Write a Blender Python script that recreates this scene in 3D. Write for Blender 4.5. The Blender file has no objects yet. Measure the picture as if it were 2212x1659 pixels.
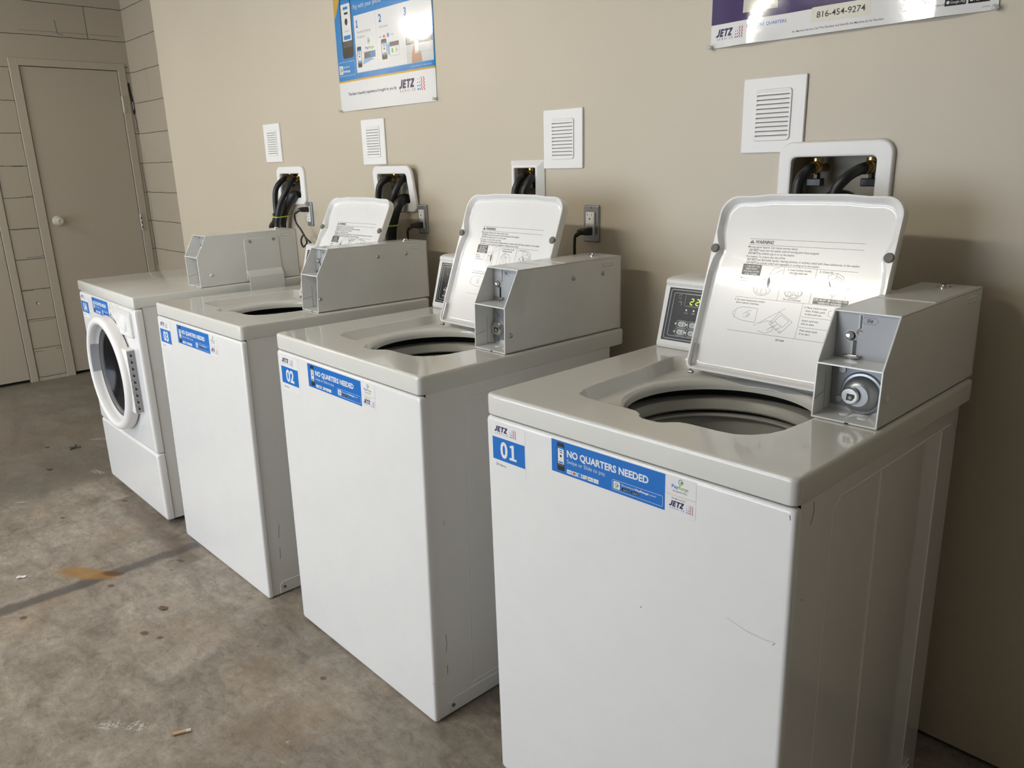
import bpy, bmesh, math, random
from mathutils import Matrix, Vector
random.seed(7)
sc = bpy.context.scene
COL = sc.collection
PI = math.pi

# ------------------------------------------------------------------ camera
CAM = Vector((0.4587, -1.787, 1.3647))
YAW, PIT, ROLL, FPX = -0.8226, -0.2797, -0.0262, 1669.93
fv = Vector((math.sin(YAW)*math.cos(PIT), math.cos(YAW)*math.cos(PIT), math.sin(PIT)))
r0 = fv.cross(Vector((0, 0, 1))).normalized(); u0 = r0.cross(fv)
rv = math.cos(ROLL)*r0 + math.sin(ROLL)*u0
uv = -math.sin(ROLL)*r0 + math.cos(ROLL)*u0
cam_d = bpy.data.cameras.new('camera'); cam = bpy.data.objects.new('camera', cam_d); COL.objects.link(cam)
cam.matrix_world = Matrix(((rv.x, uv.x, -fv.x, CAM.x), (rv.y, uv.y, -fv.y, CAM.y), (rv.z, uv.z, -fv.z, CAM.z), (0, 0, 0, 1)))
cam_d.sensor_width = 36.0; cam_d.lens = 36.0*FPX/2212.0; cam_d.clip_start = 0.02
sc.camera = cam

# ------------------------------------------------------------------ world, daylight, exposure
sc.view_settings.view_transform = 'Standard'; sc.view_settings.look = 'None'
sc.view_settings.gamma = 1.0; sc.view_settings.use_curve_mapping = False
sc.view_settings.exposure = 0.06
sc.cycles.use_denoising = True
sc.cycles.max_bounces = 8; sc.cycles.diffuse_bounces = 4; sc.cycles.glossy_bounces = 4
sc.cycles.sample_clamp_indirect = 6.0
w = bpy.data.worlds.new('world'); sc.world = w; w.use_nodes = True
w.node_tree.nodes['Background'].inputs[0].default_value = (0.72, 0.82, 1.0, 1)
w.node_tree.nodes['Background'].inputs[1].default_value = 0.5
OPEN_X0, OPEN_X1, OPEN_Z, FRONT_Y = -4.9, -0.9, 2.1, -4.7      # the open garage door of the front wall
DAY_W = 110.0
TUBE_E = 100.0
ld = bpy.data.lights.new('daylight', 'AREA'); ld.shape = 'RECTANGLE'
ld.size = OPEN_X1-OPEN_X0-.05; ld.size_y = OPEN_Z-.05; ld.energy = DAY_W; ld.color = (0.79, 0.88, 1.0)
lo = bpy.data.objects.new('daylight', ld); COL.objects.link(lo)
lo.location = ((OPEN_X0+OPEN_X1)/2, FRONT_Y+.02, OPEN_Z/2); lo.rotation_euler = (PI/2, 0, 0)

FLOOR_Z = -0.006
XF = -5.5286        # block wall with the doors
XD = -4.3449        # where the painted drywall ends
YS = 0.236          # block wall strip behind the drywall end

# ------------------------------------------------------------------ materials
def new_mat(name):
    m = bpy.data.materials.new(name); m.use_nodes = True
    return m, m.node_tree, m.node_tree.nodes['Principled BSDF']
def mat(name, col, rough=.5, metal=0., coat=0., spec=.5, emit=None, es=0., bump=0., bscale=30., trans=0.):
    m, nt, b = new_mat(name)
    b.inputs['Base Color'].default_value = (*col, 1); b.inputs['Roughness'].default_value = rough
    b.inputs['Metallic'].default_value = metal; b.inputs['Coat Weight'].default_value = coat
    b.inputs['Coat Roughness'].default_value = .08; b.inputs['Specular IOR Level'].default_value = spec
    b.inputs['Transmission Weight'].default_value = trans
    if emit: b.inputs['Emission Color'].default_value = (*emit, 1); b.inputs['Emission Strength'].default_value = es
    if bump:
        tc = nt.nodes.new('ShaderNodeNewGeometry'); n = nt.nodes.new('ShaderNodeTexNoise'); bp = nt.nodes.new('ShaderNodeBump')
        n.inputs['Scale'].default_value = bscale; n.inputs['Detail'].default_value = 3
        nt.links.new(tc.outputs['Position'], n.inputs['Vector']); nt.links.new(n.outputs['Fac'], bp.inputs['Height'])
        bp.inputs['Strength'].default_value = bump; bp.inputs['Distance'].default_value = .002
        nt.links.new(bp.outputs['Normal'], b.inputs['Normal']); nt.links.new(bp.outputs['Normal'], b.inputs['Coat Normal'])
    return m
def node(nt, t, **kw):
    n = nt.nodes.new(t)
    for k, v in kw.items():
        if k in n.inputs.keys(): n.inputs[k].default_value = v
        else: setattr(n, k, v)
    return n
def ramp(nt, src, stops):
    r = nt.nodes.new('ShaderNodeValToRGB')
    while len(r.color_ramp.elements) < len(stops): r.color_ramp.elements.new(.5)
    for e, (p, c) in zip(r.color_ramp.elements, stops):
        e.position = p; e.color = (*c, 1) if len(c) == 3 else c
    nt.links.new(src, r.inputs['Fac']); return r.outputs['Color']
def mix(nt, fac, a, b, mode='MIX'):
    m = nt.nodes.new('ShaderNodeMix'); m.data_type = 'RGBA'; m.blend_type = mode
    for s, v in ((m.inputs[0], fac), (m.inputs[6], a), (m.inputs[7], b)):
        if hasattr(v, 'node'): nt.links.new(v, s)
        elif isinstance(v, (int, float)): s.default_value = v
        else: s.default_value = (*v, 1)
    return m.outputs[2]
def mth(nt, op, a, b=0., c=None):
    m = nt.nodes.new('ShaderNodeMath'); m.operation = op
    for s, v in zip(m.inputs, (a, b, c)):
        if v is None: continue
        if hasattr(v, 'node'): nt.links.new(v, s)
        else: s.default_value = v
    return m.outputs[0]
def pos(nt): return nt.nodes.new('ShaderNodeNewGeometry').outputs['Position']
def sep(nt, v):
    s = nt.nodes.new('ShaderNodeSeparateXYZ'); nt.links.new(v, s.inputs[0]); return s.outputs
def noise(nt, v, scale, detail=4, rough=.6, dist=0., stretch=None):
    if stretch:
        mp = nt.nodes.new('ShaderNodeMapping'); mp.inputs['Scale'].default_value = stretch
        nt.links.new(v, mp.inputs['Vector']); v = mp.outputs[0]
    n = node(nt, 'ShaderNodeTexNoise', Scale=scale, Detail=detail, Roughness=rough, Distortion=dist)
    nt.links.new(v, n.inputs['Vector']); return n.outputs['Fac']

def enamel(name, col, rough=.22, grime=.03):
    m, nt, b = new_mat(name)
    p = pos(nt)
    f = noise(nt, p, 9, 5, .7, .6)
    c = ramp(nt, f, [(.35, col), (.75, tuple(x*(1-grime) for x in col))])
    nt.links.new(c, b.inputs['Base Color'])
    b.inputs['Roughness'].default_value = rough; b.inputs['Coat Weight'].default_value = .6; b.inputs['Coat Roughness'].default_value = .04
    n2 = noise(nt, p, 14, 2, .5); bp = nt.nodes.new('ShaderNodeBump'); bp.inputs['Strength'].default_value = .02; bp.inputs['Distance'].default_value = .003
    nt.links.new(n2, bp.inputs['Height']); nt.links.new(bp.outputs['Normal'], b.inputs['Normal']); nt.links.new(bp.outputs['Normal'], b.inputs['Coat Normal'])
    return m
M = {}
M['enamel'] = enamel('white_enamel', (.855, .845, .825))
M['enamel_deck'] = enamel('white_enamel_deck', (.76, .75, .70), .16)
M['box_paint'] = enamel('grey_white_box_paint', (.80, .80, .77), .3, .05)
M['plastic'] = mat('white_plastic', (.78, .77, .74), .35)
M['plastic_bright'] = mat('bright_white_plastic', (.86, .84, .82), .4)
M['tub'] = mat('tub_grey_plastic', (.42, .41, .37), .4)
M['basket'] = mat('basket_enamel', (.50, .50, .46), .3)
M['dark'] = mat('dark_gap', (.012, .012, .012), .8)
M['black_plastic'] = mat('black_plastic', (.018, .018, .02), .35)
M['panel_black'] = mat('panel_black', (.02, .02, .022), .25)
M['rubber'] = mat('black_rubber', (.012, .0125, .014), .4)
M['steel'] = mat('bare_steel', (.45, .45, .44), .3, 1.)
M['chrome'] = mat('chrome', (.66, .65, .63), .2, 1.)
M['dome'] = mat('dull_pressed_steel', (.34, .35, .36), .34, .8)
M['plate_steel'] = mat('brushed_grey_plate', (.26, .27, .285), .42, .5)
M['outlet_steel'] = mat('outlet_plate_steel', (.36, .38, .41), .38, .8)
M['brass'] = mat('brass', (.55, .38, .16), .25, 1.)
M['bumper'] = mat('grey_rubber_bumper', (.14, .135, .12), .55)
M['grey_plate'] = mat('grey_coin_plate', (.36, .37, .39), .35)
M['tie'] = mat('lime_zip_tie', (.45, .62, .06), .4)
M['glass_black'] = mat('dark_door_glass', (.006, .006, .007), .12, spec=.22)
M['grey_ring'] = mat('grey_gasket', (.16, .16, .165), .35)
M['handle_grey'] = mat('handle_plastic', (.40, .42, .46), .4)
M['recess'] = mat('recess_box_plastic', (.34, .32, .26), .6)
M['pin'] = mat('clear_pin_plastic', (.85, .85, .82), .08, trans=.6)
M['paper'] = mat('paper_scrap', (.75, .72, .68), .8)
M['leaf'] = mat('dry_leaf_brown', (.16, .09, .055), .8)
M['twig'] = mat('twig_dark', (.035, .03, .022), .8)
M['tan_paper'] = mat('cigarette_tan', (.62, .40, .22), .8)
M['sheet'] = mat('poster_back_sheet', (.8, .78, .76), .3)
M['lamp_body'] = mat('lamp_housing', (.8, .8, .78), .4)
M['tube'] = mat('fluorescent_tube', (1, 1, 1), .4, emit=(1.0, .93, .80), es=TUBE_E)
M['digit'] = mat('lit_digits', (.1, .2, .0), .5, emit=(.72, 1.0, .06), es=1.3)
M['led_lit'] = mat('lit_indicator', (.4, .4, .1), .5, emit=(.7, .8, .2), es=.4)
INK = dict(navy=(.028, .018, .095), blue=(.001, .150, .54), blue2=(.003, .22, .58), white=(.82, .81, .80), cream=(.80, .77, .66), black=(.012, .012, .014),
           grey=(.35, .35, .36), lgrey=(.55, .55, .54), dgrey=(.07, .07, .08), red=(.55, .03, .04), green=(.22, .42, .03), gold=(.62, .36, .04), purple=(.035, .012, .10),
           magenta=(.45, .01, .12), orange=(.65, .16, .02), skin=(.5, .28, .2), lblue=(.25, .45, .72), seam=(.05, .05, .045), scratch=(.09, .085, .08), faint=(.50, .50, .47), pale=(.62, .63, .62),
           photo=(.62, .61, .52), outline=(.52, .52, .50))
MI = {}
def ink(c, gloss=.3):
    k = (c, gloss)
    if k not in MI: MI[k] = mat('ink_'+c+('' if gloss == .3 else '_gloss'), INK[c], gloss, coat=1.0 if gloss < .3 else 0., bump=.05 if gloss < .3 else 0., bscale=70.)
    return MI[k]

# drywall paint
m, nt, b = new_mat('beige_drywall_paint'); p = pos(nt)
c = ramp(nt, noise(nt, p, 1.3, 4, .55), [(.3, (.545, .480, .372)), (.7, (.575, .510, .400))])
nt.links.new(c, b.inputs['Base Color']); b.inputs['Roughness'].default_value = .42
bp = node(nt, 'ShaderNodeBump', Strength=.15, Distance=.0015)
nt.links.new(noise(nt, p, 60, 3), bp.inputs['Height']); nt.links.new(bp.outputs[0], b.inputs['Normal'])
M['drywall'] = m
M['ceiling'] = mat('ceiling_paint', (.58, .56, .51), .7)
M['front_wall'] = mat('front_wall_paint', (.46, .43, .37), .7)

def block_mat(name, ax, k_=.26):
    m, nt, b = new_mat(name); p = pos(nt); s = sep(nt, p)
    cb = nt.nodes.new('ShaderNodeCombineXYZ'); nt.links.new(s[ax], cb.inputs[0])
    wob = mth(nt, 'MULTIPLY', mth(nt, 'SUBTRACT', noise(nt, p, 9, 3), .5), .012)
    nt.links.new(mth(nt, 'ADD', mth(nt, 'SUBTRACT', s[2], .021), wob), cb.inputs[1])
    br = node(nt, 'ShaderNodeTexBrick'); nt.links.new(cb.outputs[0], br.inputs['Vector'])
    br.inputs['Scale'].default_value = 1; br.inputs['Brick Width'].default_value = 9.0; br.inputs['Row Height'].default_value = .2
    br.inputs['Mortar Size'].default_value = .0022; br.inputs['Mortar Smooth'].default_value = .5; br.offset = .5
    br.inputs['Color1'].default_value = (.385, .335, .26, 1); br.inputs['Color2'].default_value = (.375, .325, .255, 1)
    patch = ramp(nt, noise(nt, p, 5.5, 2), [(.50, (0, 0, 0)), (.62, (1, 1, 1))])
    fac = mth(nt, 'MULTIPLY', br.outputs['Fac'], patch)
    c = mix(nt, mth(nt, 'MULTIPLY', fac, k_), br.outputs['Color'], (.13, .11, .085))
    nt.links.new(c, b.inputs['Base Color']); b.inputs['Roughness'].default_value = .6
    h = mth(nt, 'SUBTRACT', mth(nt, 'MULTIPLY', noise(nt, p, 45, 4), .35), mth(nt, 'MULTIPLY', br.outputs['Fac'], .5))
    bp = node(nt, 'ShaderNodeBump', Strength=.5, Distance=.003); nt.links.new(h, bp.inputs['Height']); nt.links.new(bp.outputs[0], b.inputs['Normal'])
    return m
M['block_far'] = block_mat('painted_block_far', 1)
M['block_side'] = block_mat('painted_block_side', 0, .05)
M['door_paint'] = mat('door_beige_paint', (.385, .335, .265), .45, bump=.15, bscale=12)
M['frame_paint'] = mat('door_frame_beige_paint', (.395, .345, .275), .45, bump=.2, bscale=25)
M['far_knob'] = mat('painted_knob', (.50, .46, .39), .35)

# concrete floor
m, nt, b = new_mat('stained_concrete'); p = pos(nt); s = sep(nt, p)
f1 = noise(nt, p, 1.1, 6, .62, .5, (1.6, 1, 1)); f2 = noise(nt, p, 5, 8, .7, .8, (1, 1.7, 1)); f3 = noise(nt, p, 34, 6, .72)
c = ramp(nt, f1, [(.28, (.235, .21, .175)), (.5, (.34, .305, .26)), (.72, (.44, .405, .36))])
c = mix(nt, .85, c, ramp(nt, f2, [(.28, (.42, .39, .35)), (.5, (.88, .85, .82)), (.74, (1.3, 1.27, 1.22))]), 'MULTIPLY')
c = mix(nt, .55, c, ramp(nt, f3, [(.3, (.6, .58, .55)), (.55, (1.0, 1.0, 1.0)), (.8, (1.35, 1.35, 1.35))]), 'MULTIPLY')
f4 = noise(nt, p, 120, 4, .8); f5 = noise(nt, p, 16, 7, .75, 1.2, (1.0, 2.2, 1))
c = mix(nt, .8, c, ramp(nt, f5, [(.30, (.56, .53, .50)), (.47, (.95, .94, .93)), (.58, (1.03, 1.03, 1.03)), (.72, (1.35, 1.35, 1.36))]), 'MULTIPLY')
c = mix(nt, .8, c, ramp(nt, f4, [(.30, (.62, .60, .58)), (.45, (1, 1, 1)), (.62, (1, 1, 1)), (.8, (1.35, 1.35, 1.35))]), 'MULTIPLY')
vo_ = node(nt, 'ShaderNodeTexVoronoi', Scale=9.0); vo_.inputs['Randomness'].default_value = 1; nt.links.new(p, vo_.inputs['Vector'])
pit = mth(nt, 'MULTIPLY', mth(nt, 'LESS_THAN', mth(nt, 'ADD', vo_.outputs['Distance'], mth(nt, 'MULTIPLY', f4, .06)), .075), mth(nt, 'GREATER_THAN', f5, .52))
c = mix(nt, mth(nt, 'MULTIPLY', pit, .75), c, (.07, .055, .045))
c = mix(nt, ramp(nt, noise(nt, p, 2.3, 4), [(.55, (0, 0, 0)), (.72, (.35, .35, .35))]), c, (.33, .20, .10))
# darker slab area toward the doors
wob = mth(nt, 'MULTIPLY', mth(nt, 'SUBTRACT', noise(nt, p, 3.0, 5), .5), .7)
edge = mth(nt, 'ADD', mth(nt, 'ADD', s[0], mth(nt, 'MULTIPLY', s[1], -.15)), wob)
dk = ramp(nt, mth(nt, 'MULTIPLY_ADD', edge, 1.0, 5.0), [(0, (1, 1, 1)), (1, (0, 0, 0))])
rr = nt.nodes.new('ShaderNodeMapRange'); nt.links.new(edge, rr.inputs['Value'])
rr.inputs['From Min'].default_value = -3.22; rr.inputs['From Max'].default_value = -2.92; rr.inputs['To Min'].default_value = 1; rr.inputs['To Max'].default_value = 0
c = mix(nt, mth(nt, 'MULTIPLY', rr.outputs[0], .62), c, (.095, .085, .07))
# joints
def band(nt, v, cen, half, soft):
    d = mth(nt, 'ABSOLUTE', mth(nt, 'SUBTRACT', v, cen))
    r = nt.nodes.new('ShaderNodeMapRange'); nt.links.new(d, r.inputs['Value'])
    r.inputs['From Min'].default_value = half; r.inputs['From Max'].default_value = half+soft
    r.inputs['To Min'].default_value = 1; r.inputs['To Max'].default_value = 0
    return r.outputs[0]
w2 = mth(nt, 'MULTIPLY', mth(nt, 'SUBTRACT', noise(nt, p, 14, 4), .5), .05)
jx = band(nt, mth(nt, 'ADD', s[0], w2), -2.325, .018, .022)
jx = mth(nt, 'MULTIPLY', jx, mth(nt, 'LESS_THAN', s[1], -.86))
jy = band(nt, mth(nt, 'ADD', s[1], w2), -.925, .014, .04)
jy = mth(nt, 'MULTIPLY', mth(nt, 'MULTIPLY', jy, mth(nt, 'LESS_THAN', s[0], -2.2)), mth(nt, 'GREATER_THAN', s[0], -3.0))
c = mix(nt, mth(nt, 'MULTIPLY', jx, .72), c, (.055, .05, .055))
c = mix(nt, mth(nt, 'MULTIPLY', jy, .55), c, (.09, .055, .035))
# rust stain beside the joint
def blob(nt, p, cx, cy, sx, sy, rot, dist=.5):
    mp = nt.nodes.new('ShaderNodeMapping'); mp.vector_type = 'TEXTURE'
    mp.inputs['Location'].default_value = (cx, cy, 0); mp.inputs['Rotation'].default_value = (0, 0, rot); mp.inputs['Scale'].default_value = (sx, sy, 1)
    nt.links.new(p, mp.inputs['Vector']); q = mp.outputs[0]
    ss = sep(nt, q)
    l = mth(nt, 'SQRT', mth(nt, 'ADD', mth(nt, 'MULTIPLY', ss[0], ss[0]), mth(nt, 'MULTIPLY', ss[1], ss[1])))
    l = mth(nt, 'ADD', l, mth(nt, 'MULTIPLY', mth(nt, 'SUBTRACT', noise(nt, p, 18, 4), .5), dist*1.6))
    r = nt.nodes.new('ShaderNodeMapRange'); nt.links.new(l, r.inputs['Value'])
    r.inputs['From Min'].default_value = .55; r.inputs['From Max'].default_value = 1.05; r.inputs['To Min'].default_value = 1; r.inputs['To Max'].default_value = 0
    return r.outputs[0]
c = mix(nt, mth(nt, 'MULTIPLY', blob(nt, p, -2.40, -1.23, .15, .045, .55, .6), .75), c, (.33, .17, .035))
c = mix(nt, mth(nt, 'MULTIPLY', blob(nt, p, -2.33, -1.165, .05, .02, .6, .5), .85), c, (.10, .035, .01))
for cx, cy, sx, sy in ((-2.24, -1.194, .016, .012), (-2.234, -1.46, .016, .012), (-1.80, -1.185, .014, .010), (-2.244, -.954, .022, .010), (-1.27, -.93, .013, .010), (-2.971, -1.162, .018, .009), (-2.964, -.923, .02, .010), (-1.86, -1.21, .02, .014)):
    c = mix(nt, mth(nt, 'MULTIPLY', blob(nt, p, cx, cy, sx, sy, .3, .5), .8), c, (.07, .035, .02))
for cx, cy, sx, sy, ro in ((-3.90, -.72, .09, .02, .9), (-3.42, -.90, .05, .02, .3), (-3.285, -1.248, .03, .010, .9), (-1.50, -1.42, .05, .022, .8), (-1.44, -1.37, .035, .018, .8), (-1.11, -1.12, .008, .008, .1)):
    c = mix(nt, mth(nt, 'MULTIPLY', mth(nt, 'MULTIPLY', blob(nt, p, cx, cy, sx, sy, ro, .9), mth(nt, 'GREATER_THAN', f4, .53)), .8), c, (.62, .60, .57))
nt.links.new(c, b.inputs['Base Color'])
rg = ramp(nt, f2, [(.3, (.42,)*3), (.7, (.62,)*3)]); nt.links.new(rg, b.inputs['Roughness'])
bp = node(nt, 'ShaderNodeBump', Strength=.35, Distance=.004)
nt.links.new(mth(nt, 'SUBTRACT', mth(nt, 'ADD', f3, mth(nt, 'MULTIPLY', f2, .6)), jx), bp.inputs['Height']); nt.links.new(bp.outputs[0], b.inputs['Normal'])
M['floor'] = m

# ------------------------------------------------------------------ mesh helpers
class MB:
    """collects shapes; build() links them as one mesh object"""
    def __init__(s): s.bm = bmesh.new(); s.mats = []
    def mi(s, m):
        if m is None: return 0
        if m not in s.mats: s.mats.append(m)
        return s.mats.index(m)
    def box(s, x0, x1, y0, y1, z0, z1, bev=0, seg=2, m=None):
        k = s.mi(m)
        vs = [s.bm.verts.new((x, y, z)) for x in (x0, x1) for y in (y0, y1) for z in (z0, z1)]
        fs = [s.bm.faces.new([vs[i] for i in q]) for q in ((0, 1, 3, 2), (4, 6, 7, 5), (0, 4, 5, 1), (2, 3, 7, 6), (0, 2, 6, 4), (1, 5, 7, 3))]
        for f in fs: f.material_index = k
        if bev:
            es = list({e for f in fs for e in f.edges})
            bmesh.ops.bevel(s.bm, geom=es, offset=bev, segments=seg, profile=.5, affect='EDGES')
        return s
    def shell(s, x0, x1, y0, y1, z0, z1, bev=0, m=None):
        """box without front and top"""
        q = [(x0, y0), (x0, y1), (x1, y1), (x1, y0)]; r = .006
        P = [(x0, y0), (x0, y1-r), (x0+r*.3, y1-r*.3), (x0+r, y1), (x1-r, y1), (x1-r*.3, y1-r*.3), (x1, y1-r), (x1, y0)]
        A = [s.bm.verts.new((x, y, z0)) for x, y in P]; B = [s.bm.verts.new((x, y, z1)) for x, y in P]
        for i in range(len(P)-1): s.bm.faces.new((A[i], A[i+1], B[i+1], B[i]))
        s.bm.faces.new(A)
        return s
    def prism(s, pts, ax, a0, a1, m=None, bev=0, seg=2):
        """polygon pts in the two other axes, extruded along ax"""
        k = s.mi(m)
        def P(q, a):
            c = [0, 0, 0]; o = [i for i in range(3) if i != ax]; c[o[0]], c[o[1]] = q; c[ax] = a; return c
        A = [s.bm.verts.new(P(q, a0)) for q in pts]; B = [s.bm.verts.new(P(q, a1)) for q in pts]
        fs = [s.bm.faces.new(A), s.bm.faces.new(B[::-1])]
        n = len(pts)
        for i in range(n): fs.append(s.bm.faces.new((A[i], B[i], B[(i+1) % n], A[(i+1) % n])))
        for f in fs: f.material_index = k
        if bev: bmesh.ops.bevel(s.bm, geom=list({e for f in fs for e in f.edges}), offset=bev, segments=seg, profile=.5, affect='EDGES')
        return s
    def lathe(s, prof, c, ax, n=32, m=None):
        """prof: (radius, height along ax)"""
        k = s.mi(m); ax = Vector(ax).normalized(); t = Vector((0, 0, 1)) if abs(ax.z) < .9 else Vector((1, 0, 0))
        e1 = ax.cross(t).normalized(); e2 = ax.cross(e1); c = Vector(c); rings = []
        for r, h in prof:
            if r < 1e-6: rings.append([s.bm.verts.new(c+ax*h)])
            else: rings.append([s.bm.verts.new(c+ax*h+e1*(r*math.cos(2*PI*i/n))+e2*(r*math.sin(2*PI*i/n))) for i in range(n)])
        for a, b_ in zip(rings, rings[1:]):
            for i in range(n):
                j = (i+1) % n
                q = [a[i % len(a)], a[j % len(a)], b_[j % len(b_)], b_[i % len(b_)]]
                q = list(dict.fromkeys(q))
                if len(q) > 2: s.bm.faces.new(q).material_index = k
        return s
    def cyl(s, r, c, ax, h, n=20, m=None, bev=0):
        pr = [(0, 0), (r, 0), (r, h-bev), (r-bev, h), (0, h)] if bev else [(0, 0), (r, 0), (r, h), (0, h)]
        return s.lathe(pr, c, ax, n, m)
    def tube(s, pts, r, n=12, m=None, sub=6, caps=True):
        k = s.mi(m); P = [Vector(p) for p in pts]
        if sub > 1 and len(P) > 2:
            Q = []
            E = [2*P[0]-P[1]]+P+[2*P[-1]-P[-2]]
            for i in range(1, len(E)-2):
                a, b_, c, d = E[i-1:i+3]
                for j in range(sub):
                    t = j/sub
                    Q.append(.5*((2*b_)+(c-a)*t+(2*a-5*b_+4*c-d)*t*t+(3*b_-a-3*c+d)*t**3))
            Q.append(P[-1]); P = Q
        t0 = (P[1]-P[0]).normalized(); up = Vector((0, 0, 1)) if abs(t0.z) < .8 else Vector((1, 0, 0))
        nrm = t0.cross(up).normalized(); rings = []
        for i, p in enumerate(P):
            t = (P[min(i+1, len(P)-1)]-P[max(i-1, 0)]).normalized()
            nrm = (nrm-t*nrm.dot(t)).normalized(); bn = t.cross(nrm)
            rr_ = r(i/(len(P)-1)) if callable(r) else r
            rings.append([s.bm.verts.new(p+nrm*(rr_*math.cos(2*PI*j/n))+bn*(rr_*math.sin(2*PI*j/n))) for j in range(n)])
        for a, b_ in zip(rings, rings[1:]):
            for i in range(n): s.bm.faces.new((a[i], a[(i+1) % n], b_[(i+1) % n], b_[i])).material_index = k
        if caps:
            s.bm.faces.new(rings[0][::-1]).material_index = k; s.bm.faces.new(rings[-1]).material_index = k
        return s
    def loft(s, loops, m=None, cap0=False, cap1=False):
        k = s.mi(m); R = [[s.bm.verts.new(p) for p in l] for l in loops]; n = len(R[0])
        for a, b_ in zip(R, R[1:]):
            for i in range(n): s.bm.faces.new((a[i], a[(i+1) % n], b_[(i+1) % n], b_[i])).material_index = k
        for cap, l in ((cap0, R[0]), (cap1, R[-1])):
            if cap:
                c = Vector((0, 0, 0))
                for v in l: c += v.co
                cv = s.bm.verts.new(c/n)
                for i in range(n): s.bm.faces.new((l[i], l[(i+1) % n], cv)).material_index = k
        return s
    def quad(s, *p, m=None):
        s.bm.faces.new([s.bm.verts.new(q) for q in p]).material_index = s.mi(m); return s
    def build(s, name, m=None, parent=None, smooth=True, ang=35, mtx=None, recalc=True):
        if recalc: bmesh.ops.recalc_face_normals(s.bm, faces=s.bm.faces)
        if mtx is not None: s.bm.transform(mtx)
        me = bpy.data.meshes.new(name); s.bm.to_mesh(me); s.bm.free()
        for q in ([m] if m else [])+[x for x in s.mats if x is not m] if not (m and s.mats) else s.mats: me.materials.append(q)
        if smooth:
            me.polygons.foreach_set('use_smooth', [True]*len(me.polygons)); me.set_sharp_from_angle(angle=math.radians(ang))
        o = bpy.data.objects.new(name, me); COL.objects.link(o); o.parent = parent
        return o

def empty(name, loc=(0, 0, 0), mtx=None):
    o = bpy.data.objects.new(name, None); COL.objects.link(o); o.empty_display_size = .1
    if mtx is not None: o.matrix_world = mtx
    else: o.location = loc
    return o
def tag(o, label=None, cat=None, group=None, kind=None):
    if label: o['label'] = label
    if cat: o['category'] = cat
    if group: o['group'] = group
    if kind: o['kind'] = kind
    return o

def rrect(x0, x1, y0, y1, r, n=6):
    out = []
    for cx, cy, a in ((x1-r, y1-r, 0), (x0+r, y1-r, 90), (x0+r, y0+r, 180), (x1-r, y0+r, 270)):
        for i in range(n+1):
            t = math.radians(a+90*i/n); out.append((cx+r*math.cos(t), cy+r*math.sin(t)))
    return out
def ray(c, a, poly):
    dx, dy = math.cos(a), math.sin(a); best = None; n = len(poly)
    for i in range(n):
        (x1, y1), (x2, y2) = poly[i], poly[(i+1) % n]
        ex, ey = x2-x1, y2-y1; den = dx*ey-dy*ex
        if abs(den) < 1e-12: continue
        wx, wy = x1-c[0], y1-c[1]
        t = (wx*ey-wy*ex)/den; s_ = (wx*dy-wy*dx)/den
        if t > 0 and -1e-7 <= s_ <= 1+1e-7 and (best is None or t > best): best = t
    return (c[0]+dx*best, c[1]+dy*best)
def angles(c, polys, n=96):
    A = {round(2*PI*i/n, 5) for i in range(n)}
    for p in polys:
        for x, y in p: A.add(round(math.atan2(y-c[1], x-c[0]) % (2*PI), 5))
    A = sorted(A); out = []
    for a in A:
        if not out or a-out[-1] > 2e-4: out.append(a)
    return out

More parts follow.
